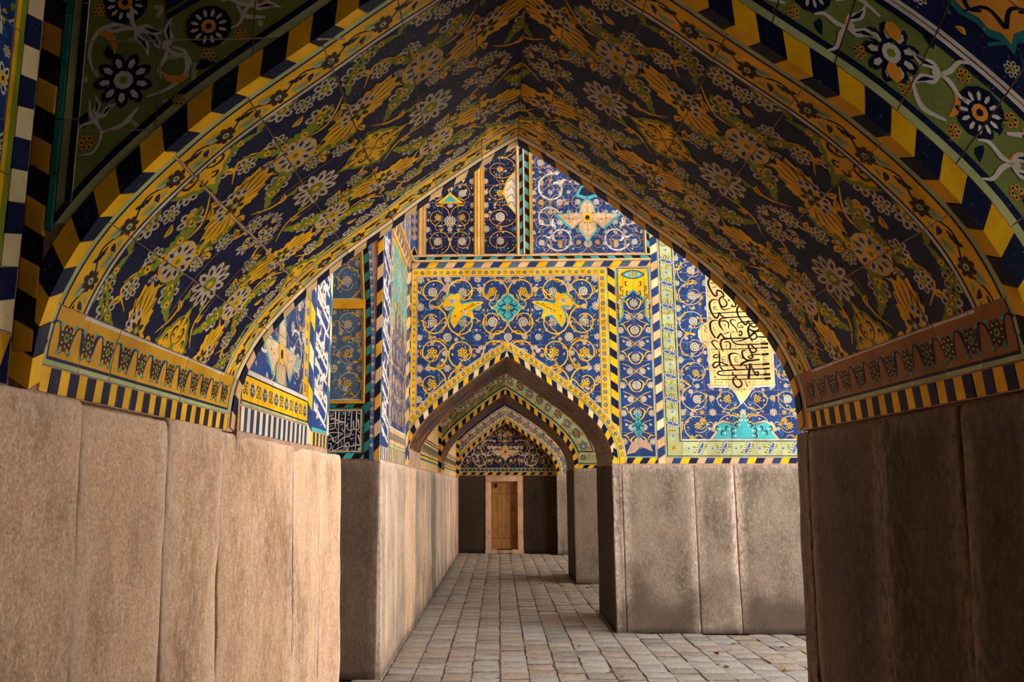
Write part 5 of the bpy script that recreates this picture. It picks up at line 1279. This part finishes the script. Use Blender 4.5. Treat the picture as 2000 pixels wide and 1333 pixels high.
# the same mouldings along the left wall
for (z0, z1, x, m) in ((4.300, 4.318, .05, 'sand'), (4.322, 4.362, .012, 'teal'), (4.366, 4.385, .025, 'tan')):
    bar(wf, (XL2 - .01, XL2 + x, YN + .02, YW - .01, z0, z1), MATS[m])
blocks(wf, faceX(XL2 + .014), YN + .02, YW - .02, 4.322, 4.362, .10, ['turq', 'black'], slant=.03, along='u')
blocks(wf, Lq, YN + .03, YW - .02, 4.232, 4.298, .11, ['sand', 'cobalt', 'yellow', 'slate'], slant=.05, along='u')
d = Dec(); field(d, YN + .2, YW - .1, 4.42, 5.9, .4, rnd=77)
d.rect(8.9, 9.0, 4.39, 5.95, 'sand', 6); d.rect(9.4, 9.5, 4.39, 5.95, 'ochre', 6); d.rect(8.1, 8.2, 4.39, 5.95, 'sand', 6)
tiles(wf, d, arange_n(YN + .02, YW - .02, .4), arange_n(4.39, 5.95, .39), Lq, 'blue')
# ------------------------------------------------------------------ third arch
H3L, H3R = Half(-1.055, .118, 1.92, 3.227), Half(1.30, .118, 1.92, 3.227)
a3 = structure(arch_core('wall_arch_middle', H3L, H3R, Y3, Y3B, XL2 - .2, 4.6, 4.6, MORTAR), 'third pointed arch of the passage with dark green floral tile border', 'arch')
for H, side in ((H3L, 'L'), (H3R, 'R')):
    B = H.band(Y3); L = H.L
    blocks(a3, B, 0, L, .002, .075, .085, ['yellow', 'ink'], slant=.035, along='u')
    d = Dec(); d.rect(0, L, .08, .11, 'palegreen'); d.rect(0, L, .11, .13, 'ink'); d.rect(0, L, .36, .38, 'ink'); d.rect(0, L, .38, .42, 'white'); d.rect(0, L, .42, .9, 'navy')
    n = 5; p = L / n
    for k in range(n):
        d.stamp(RIVY, (k + .25) * p, .25, k, .065); d.stamp(RLOT, (k + .75) * p, .24, k, .075); d.stamp(BOW, (k + .5) * p, .26, -.5, .06); d.stamp(BOW, (k + 0) * p, .22, 2.4, .06)
        for q, y in ((.1, .32), (.4, .16), (.6, .33), (.9, .16)): d.stamp(RO6, (k + q) * p, y, q, .026)
        d.stamp(R8, (k + .5) * p, .52, 0, .06); d.stamp(STAR, k * p, .56, 0, .08); d.stamp(VIN, (k + .3) * p, .6, 1, .15); d.stamp(LFT, (k + .7) * p, .5, 1, .12)
    tiles(a3, d, arange_n(0, L, .35), [.078, .40, .9], B, 'mossgreen' if side == 'L' else 'palegreen', du=.06)  # left half gets a darker green, its shade painted into the border
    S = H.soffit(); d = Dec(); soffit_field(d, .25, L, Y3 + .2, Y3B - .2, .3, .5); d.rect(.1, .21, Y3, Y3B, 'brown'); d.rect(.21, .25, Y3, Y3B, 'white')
    tiles(a3, remap(d, SHADE_TONES), np.r_[0, .25, np.linspace(.25, L, 5)[1:]], np.linspace(Y3 + .004, Y3B, 4), S, 'umber', du=.1)
P3 = faceY(Y3)
d = Dec(); d.rect(1.38, 2.4, 1.985, 2.0, 'palegreen'); d.rect(1.38, 2.4, 2.0, 2.015, 'ink'); d.rect(1.38, 2.4, 2.2, 2.22, 'ink')
for k in range(8): d.stamp(R12 if k % 2 else RIVY, 1.46 + k * .13, 2.11, k, .05); d.stamp(RO6, 1.52 + k * .13, 2.07 + .07 * (k % 2), 0, .02)
tiles(a3, d, arange_n(1.385, 2.4, .3), [1.985, 2.23], P3, 'palegreen', h0=.006, thick=.02)
blocks(a3, P3, 1.385, 2.4, 1.925, 1.98, .09, ['yellow', 'ink'], slant=.04, along='u')
blocks(a3, faceY(Y3 - .006), -1.06, -1.0, 1.85, 3.4, .10, ['ochre', 'ink'], slant=-.04, along='v')
slabs(a3, P3, [1.285, 1.9, 2.5, 3.2], 0, 1.918, STONE, proud=.012, batter=.01, nv=16)
slabs(a3, faceX(1.30, -1), [Y3, 15.2, Y3B], 0, 1.915, STONE_SHADE, proud=.012, nv=16)

# ------------------------------------------------------------------ end niche with the door
H4L, H4R = Half(-.985, .16, 1.905, 3.19), Half(1.42, .16, 1.905, 3.19)
a4 = structure(arch_core('wall_arch_back', H4L, H4R, Y4, YE, XL2 - .2, 4.6, 4.6, MORTAR), 'shallow end arch edged with cream tiles and navy rosettes', 'arch')
for H in (H4L, H4R):
    B = H.band(Y4); L = H.L
    blocks(a4, B, 0, L, .002, .075, .09, ['ochre', 'ink'], slant=.03, along='u')
    d = Dec(); d.rect(0, L, .08, .10, 'palegreen'); d.rect(0, L, .10, .112, 'navy'); d.rect(0, L, .325, .34, 'navy'); d.rect(0, L, .34, .36, 'white'); d.rect(0, L, .36, .7, 'navy')
    n = 9; p = L / n
    for k in range(n):
        d.stamp(RNAVY, (k + .25) * p, .22, k, .075); d.stamp(RLOT, (k + .75) * p, .22, k, .062)
        for q, y, T in ((.0, .28, LFN), (.5, .16, LFN), (.5, .28, LFP), (.0, .16, LFP)): d.stamp(T, (k + q) * p, y, q * 5, .07)
        d.stroke([((k) * p, .22), ((k + .25) * p, .29), ((k + .5) * p, .22), ((k + .75) * p, .15), ((k + 1) * p, .22)], .01, 'navy', 1, 4)
    tiles(a4, d, arange_n(0, L, .35), [.078, .35, .7], B, 'sand', du=.06)
P4 = faceY(Y4)
slabs(a4, P4, [1.405, 1.95, 2.6], 0, 1.90, STONE, proud=.012, nv=16)
blocks(a4, faceY(Y4 - .006), -1.06, -.985, 1.85, 3.4, .10, ['ochre', 'ink'], slant=-.04, along='v')
V, F = [], []
for b in ((-1.6, -.33, YE + .012, YE + .6, 0, 4.4), (.575, 4.0, YE + .012, YE + .6, 0, 4.4), (-.34, .58, YE + .012, YE + .6, 1.85, 4.4), (-.34, .58, YE + .3, YE + .6, 0, 1.9)):
    v, f = box_vf(*b); k = len(V); V += v; F += [tuple(i + k for i in q) for q in f]
we = structure(pymesh('wall_back', V, F, MORTAR), 'end wall with shade-darkened stone dado below a navy scroll tile tympanum', 'wall')
PE = faceY(YE)
slabs(we, PE, [-1.05, -.345], 0, 1.90, STONE_SHADE, proud=.008, nv=16); slabs(we, PE, [.59, 1.05, 1.5], 0, 1.90, STONE_SHADE, proud=.008, nv=16)
blocks(we, PE, -1.0, 1.45, 1.905, 1.97, .105, ['ochre', 'ink'], slant=.045, along='u')
d = Dec(); d.rect(-1, 1.5, 1.98, 2.0, 'palegreen'); d.rect(-1, 1.5, 2.06, 2.08, 'palegreen'); chain(d, (-1, 2.03), (1.45, 2.03), .1, R6, LFP, .022, .025)
field(d, -1.2, 1.52, 2.1, 3.4, .3, vine='yellow', rnd=60, centre=[R8, R8b, R12y], small=[LFY, BUD, R6, LFG])
for sx in (-1, 1):
    d.stamp(SCR, .16 + sx * .42, 2.55, .8 if sx < 0 else math.pi - .8, .24, sx > 0, dl=2); d.stamp(SCR, .16 + sx * .62, 2.3, 3.0 if sx < 0 else .14, .2, sx > 0, dl=2); d.stamp(SCR, .16 + sx * .9, 2.5, 2.0 if sx < 0 else 1.14, .18, sx > 0, dl=2)
tan_star(d, .16, 2.48, .34, .26)
e = Dec()
for k in range(14): e.stamp((R8, LFY, STAR, LFG)[k % 4], (.06 + .17 * (k % 3) / 2) * math.cos(k * .9), (.06 + .15 * (k % 3) / 2) * math.sin(k * .9), k, .055, dl=4)
d.stamp(e.arr(), .16, 2.95, 0, 1)
tiles(we, remap(d, dict(white='pearl', yellow='ochre', turq='teal')), arange_n(-1.05, 1.5, .36), arange_n(1.975, 3.4, .36), PE, 'navy')  # glazes toned down, putting the niche's dim light into the colours
# door
door = bpy.data.objects.new('door_1', None); COL.objects.link(door); door.location = (.12, YE, 0)
structure(door, 'small brown plank door with iron hasp in a pale stone frame', 'door')
def dpart(name, b, mat, jit=0):
    v, f = box_vf(*b); v = [(x - .12, y - YE, z) for x, y, z in v]
    if jit: v = [(x + random.uniform(-jit, jit), y + random.uniform(-jit, jit), z + random.uniform(-jit, jit)) for x, y, z in v]
    o = pymesh(name, v, f, mat, door)
    m = o.modifiers.new('bevel', 'BEVEL'); m.width = .006; m.segments = 2
    return o
dpart('door_jamb', (-.345, -.205, YE - .03, YE + .26, .07, 1.74), STONE_W); dpart('door_jamb', (.455, .59, YE - .03, YE + .26, .07, 1.74), STONE_W)
dpart('lintel', (-.345, .59, YE - .03, YE + .26, 1.745, 1.872), STONE_W)
for a, b, h in ((-.36, -.06, .085), (-.05, .30, .07), (.31, .60, .09)): dpart('sill_stone', (a, b, YE - .06, YE + .24, 0, h), STONE_W, .008)
dpart('door_frame', (-.205, .455, YE + .10, YE + .2, 1.70, 1.745), WOOD); dpart('door_frame', (-.205, -.19, YE + .10, YE + .2, .09, 1.70), WOOD); dpart('door_frame', (.405, .455, YE + .08, YE + .2, .09, 1.70), WOOD)
xs = [-.188, -.055, .058, .17, .285, .403]
planks = []
for k in range(5):
    planks.append(dpart('plank', (xs[k] + .002, xs[k + 1] - .002, YE + .135 + .003 * (k % 2), YE + .19, .095, 1.698), WOOD))
for z in (1.44, .36):
    for k in range(5):
        x = (xs[k] + xs[k + 1]) / 2
        for sx in (0,):
            v = []; n = 8
            for r, y in ((.016, .134), (.011, .126), (.001, .122)):
                v += [(x - .12 + r * math.cos(TAU * i / n), y, z + r * math.sin(TAU * i / n)) for i in range(n)]
            f = [(r * n + i, r * n + (i + 1) % n, (r + 1) * n + (i + 1) % n, (r + 1) * n + i) for r in range(2) for i in range(n)] + [tuple(range(2 * n, 3 * n))]
            pymesh('nail', v, f, IRON, door)
# hasp and padlock
dpart('hasp', (-.16, -.05, YE + .118, YE + .134, 1.70, 1.725), IRON); dpart('hasp_strap', (-.10, -.075, YE + .115, YE + .132, 1.60, 1.76), IRON)
v, f = [], []
n = 10
for i in range(n + 1):
    a = math.pi * i / n; c = (-.088 - .12 + .03 * math.cos(a), .105, 1.655 + .035 * math.sin(a))
    for q in range(6): b = TAU * q / 6; v.append((c[0] + .007 * math.cos(b) * math.cos(a), c[1] + .007 * math.sin(b), c[2] + .007 * math.cos(b) * math.sin(a)))
for i in range(n):
    for q in range(6): f.append((i * 6 + q, i * 6 + (q + 1) % 6, (i + 1) * 6 + (q + 1) % 6, (i + 1) * 6 + q))
pymesh('shackle', v, f, IRON, door)
dpart('padlock', (-.125, -.052, YE + .092, YE + .118, 1.59, 1.655), IRON)

# ------------------------------------------------------------------ floor
V, F = box_vf(-3.6, 13, -4, 24, -.12, -.014)
floor = structure(pymesh('floor', V, F, DARKJOINT), 'floor of square worn grey and tan paving bricks', 'floor')
bm_ = []
for k in range(8):
    r = random.Random(k)
    s, h = .1185, 0
    V, F = [], []
    N = 4
    for j in range(N + 1):
        for i in range(N + 1):
            x = -s + 2 * s * i / N; y = -s + 2 * s * j / N
            e = (i in (0, N)) or (j in (0, N))
            V.append((x + r.uniform(-.004, .004) * e, y + r.uniform(-.004, .004) * e, (-.007 if e else 0) + r.uniform(-.0022, .0022)))
    F = [(j * (N + 1) + i, j * (N + 1) + i + 1, (j + 1) * (N + 1) + i + 1, (j + 1) * (N + 1) + i) for j in range(N) for i in range(N)]
    ring = [i for i in range(N + 1)] + [j * (N + 1) + N for j in range(1, N + 1)] + [N * (N + 1) + i for i in range(N - 1, -1, -1)] + [j * (N + 1) for j in range(N - 1, 0, -1)]
    b = len(V); V += [(V[i][0], V[i][1], -.03) for i in ring]
    m = len(ring); F += [(ring[i], b + i, b + (i + 1) % m, ring[(i + 1) % m]) for i in range(m)]
    bm_.append((V, F))
bmesh_ = {}
def brick_mesh(k, mi):
    if (k, mi) not in bmesh_:
        me = bpy.data.meshes.new('brick'); me.from_pydata(bm_[k][0], [], bm_[k][1]); me.update()
        me.materials.append((BRICK_A, BRICK_B, BRICK_C)[mi]); bmesh_[(k, mi)] = me
    return bmesh_[(k, mi)]
cells = []
for i in range(-5, 22):
    X = (i + .5) * .25
    y = 5.2 + random.uniform(0, .25)
    while y < YE - .1:
        L = .25 * random.choice([1, 1, 1, .92, 1.06])
        vis = True
        if y < YW - .12:
            if X < -1.2 and y > YN - .1: vis = False
        else:
            if X < -1.2 or X > 4.2: vis = False
            if X > 1.2 and (YW - .12 < y < Y2B + .1 or Y3 - .12 < y < Y3B + .1): vis = False
            if y > Y4 - .1 and X > 1.35: vis = False
        if vis: cells.append((X, y + L / 2, L))
        y += L
def seen(c):
    X, Y, _ = c
    px = 975 + X / Y * 1620; py = 953 + 1.6 * 1620 / Y
    if py > 1340: return False
    if Y > YW: return 740 < px < 1200 - 0
    return 735 < px < 1590
near = sorted([c for c in cells if seen(c)], key=lambda c: c[1])[:300]
ns = set(near)
rest = [c for c in cells if c not in ns]
def bpose(c):
    X, Y, L = c
    warm = .25 + .5 * (mnoise.noise((X * .35, Y * .35, 3.3)) > .05) * (Y > YW) + .35 * (mnoise.noise((X * .8, Y * .8, 9)) > .15)
    mi = 1 if random.random() < warm else (2 if random.random() < .25 else 0)
    return random.randrange(8), mi, (X + random.uniform(-.004, .004), Y, random.uniform(-.006, .004)), (random.gauss(0, .012), random.gauss(0, .012), random.gauss(0, .012)), L / .25
for c in near:
    k, mi, loc, rot, sy = bpose(c)
    o = bpy.data.objects.new('brick', brick_mesh(k, mi)); COL.objects.link(o); o.parent = floor
    o.location = loc; o.rotation_euler = rot; o.scale = (1, sy, 1)
VV, FF, MI = [], [], []
for c in rest:
    k, mi, loc, rot, sy = bpose(c)
    v, f = bm_[k]; b = len(VV)
    VV += [(x + loc[0], y * sy + loc[1], z + loc[2] + x * rot[1] + y * rot[0]) for x, y, z in v]; FF += [tuple(i + b for i in q) for q in f]; MI += [mi] * len(f)
me = bpy.data.meshes.new('brick_field'); me.from_pydata(VV, [], FF); me.update()
o = link('brick_field', me, [BRICK_A, BRICK_B, BRICK_C], floor); me.polygons.foreach_set('material_index', MI); o['kind'] = 'stuff'

v, f = box_vf(5.5, 9.0, 1.0, 24, -.014, 0)  # unseen pale slab added to bounce sunlight
pymesh('bounce_paving', v, f, PLASTER, floor)

# ------------------------------------------------------------------ vaults over the covered bays, and unseen surfaces that shape the light
V, F = [], []
for b in ((-2.3, 2.6, -3.0, 2.06, 5.0, 5.2), (XL2 - .2, 4.6, Y2B, Y4 + .4, 4.6, 4.8), (-3.6, XL2 - .03, 5.78, YN + .3, 4.62, 8.5)):  # ceilings widened to hold light off the passage
    v, f = box_vf(*b); k = len(V); V += v; F += [tuple(i + k for i in q) for q in f]
structure(pymesh('ceiling', V, F, DIM), 'unseen brown plaster ceiling over the covered bays', 'ceiling')
v, f = box_vf(-2.3, 2.8, -3.2, -3.0, 0, 5.2)
structure(pymesh('wall_rear', v, f, DIM), 'plain brown plaster wall behind the viewer', 'wall')
V, F = [], []
for b in ((2.6, 2.8, -3.2, .8, 0, 5.2), (2.6, 2.8, .8, 1.76, 3.0, 5.2), (-3.6, -3.4, 5.0, YN + .4, 0, 8.5)):  # unseen walls added to block light from the near bay and recess
    v, f = box_vf(*b); k = len(V); V += v; F += [tuple(i + k for i in q) for q in f]
structure(pymesh('wall_light_block', V, F, DIM), 'unseen brown wall added to limit light, with an opening beside the viewer', 'wall')
v, f = box_vf(9.0, 9.4, -4, 24, 0, 7.0)  # unseen pale wall added as a bounce surface for the sun
structure(pymesh('wall_bounce', v, f, PLASTER), 'unseen pale wall added to bounce sunlight on the far side of the court', 'wall')

# ------------------------------------------------------------------ fallen leaves
LV = []
def leaf(px, py, size, rot, mat, label, seed):
    x, y = onZ(px, py, .006); r = random.Random(seed)
    n = 7; V, F = [], []
    for i in range(n):
        t = i / (n - 1); w = .32 * math.sin(math.pi * min(max(t, .03), .97)) ** .8
        lift = .28 * (t - .4) ** 2 + r.uniform(0, .05)
        for s_, q in ((-1, 1), (-.5, .35), (0, 0), (.5, .35), (1, 1)):
            V.append(((t - .5), s_ * w * (1 + .15 * r.uniform(-1, 1)), lift + q * w * .9 + .03))
    for i in range(n - 1):
        for j in range(4): F.append((i * 5 + j, i * 5 + j + 1, (i + 1) * 5 + j + 1, (i + 1) * 5 + j))
    root = bpy.data.objects.new('dry_leaf', None); COL.objects.link(root); root.location = (x, y, .0); root.rotation_euler = (0, 0, rot)
    V = [tuple(c * size for c in v) for v in V]
    o = pymesh('blade', V, F, mat, root); m = o.modifiers.new('thick', 'SOLIDIFY'); m.thickness = .0015
    st = [(-.5 * size - .25 * size * t, 0, .03 * size + .1 * size * t) for t in (0, .5, 1)]
    SV, SF = [], []
    for (a, b, c) in st:
        for q in range(4): SV.append((a, b + .012 * size * math.cos(q * TAU / 4), c + .012 * size * math.sin(q * TAU / 4)))
    for i in range(2):
        for q in range(4): SF.append((i * 4 + q, i * 4 + (q + 1) % 4, (i + 1) * 4 + (q + 1) % 4, (i + 1) * 4 + q))
    pymesh('stalk', SV, SF, mat, root)
    root['label'] = label; root['category'] = 'leaf'; root['group'] = 'fallen leaves on the paving'
for k, (px, py, s_, m, lb) in enumerate(((1433, 1259, .05, LEAFM, 'small yellow-brown curled leaf close to the damp foot of the court wall'),
                                         (1399, 1279, .075, LEAFR, 'dark brown broken leaf on pale court bricks'),
                                         (1402, 1300, .055, LEAFM, 'thin yellow leaf standing on edge beside a brick joint'),
                                         (1418, 1305, .06, LEAFM, 'orange-yellow leaf lying across a dark brick joint'),
                                         (1528, 1266, .055, LEAFR, 'reddish leaf scrap beside a sunken brick in the court'))):
    leaf(px, py, s_, k * 1.9, m, lb, k)
leaf(1531, 1310, .07, .6, LEAFM, 'green-yellow leaf with a raised tip on the bright court paving', 9)
leaf(1131, 1263, .03, .3, LEAFR, 'tiny orange leaf scrap alone on grey bricks before the second arch', 10)
leaf(1057, 1142, .08, 1.2, LEAFR, 'brown curled leaf in the shadow at the foot of the third arch', 11)
leaf(1148, 1149, .06, .2, LEAFR, 'brown flat leaf on bricks between the second and third arches', 12)
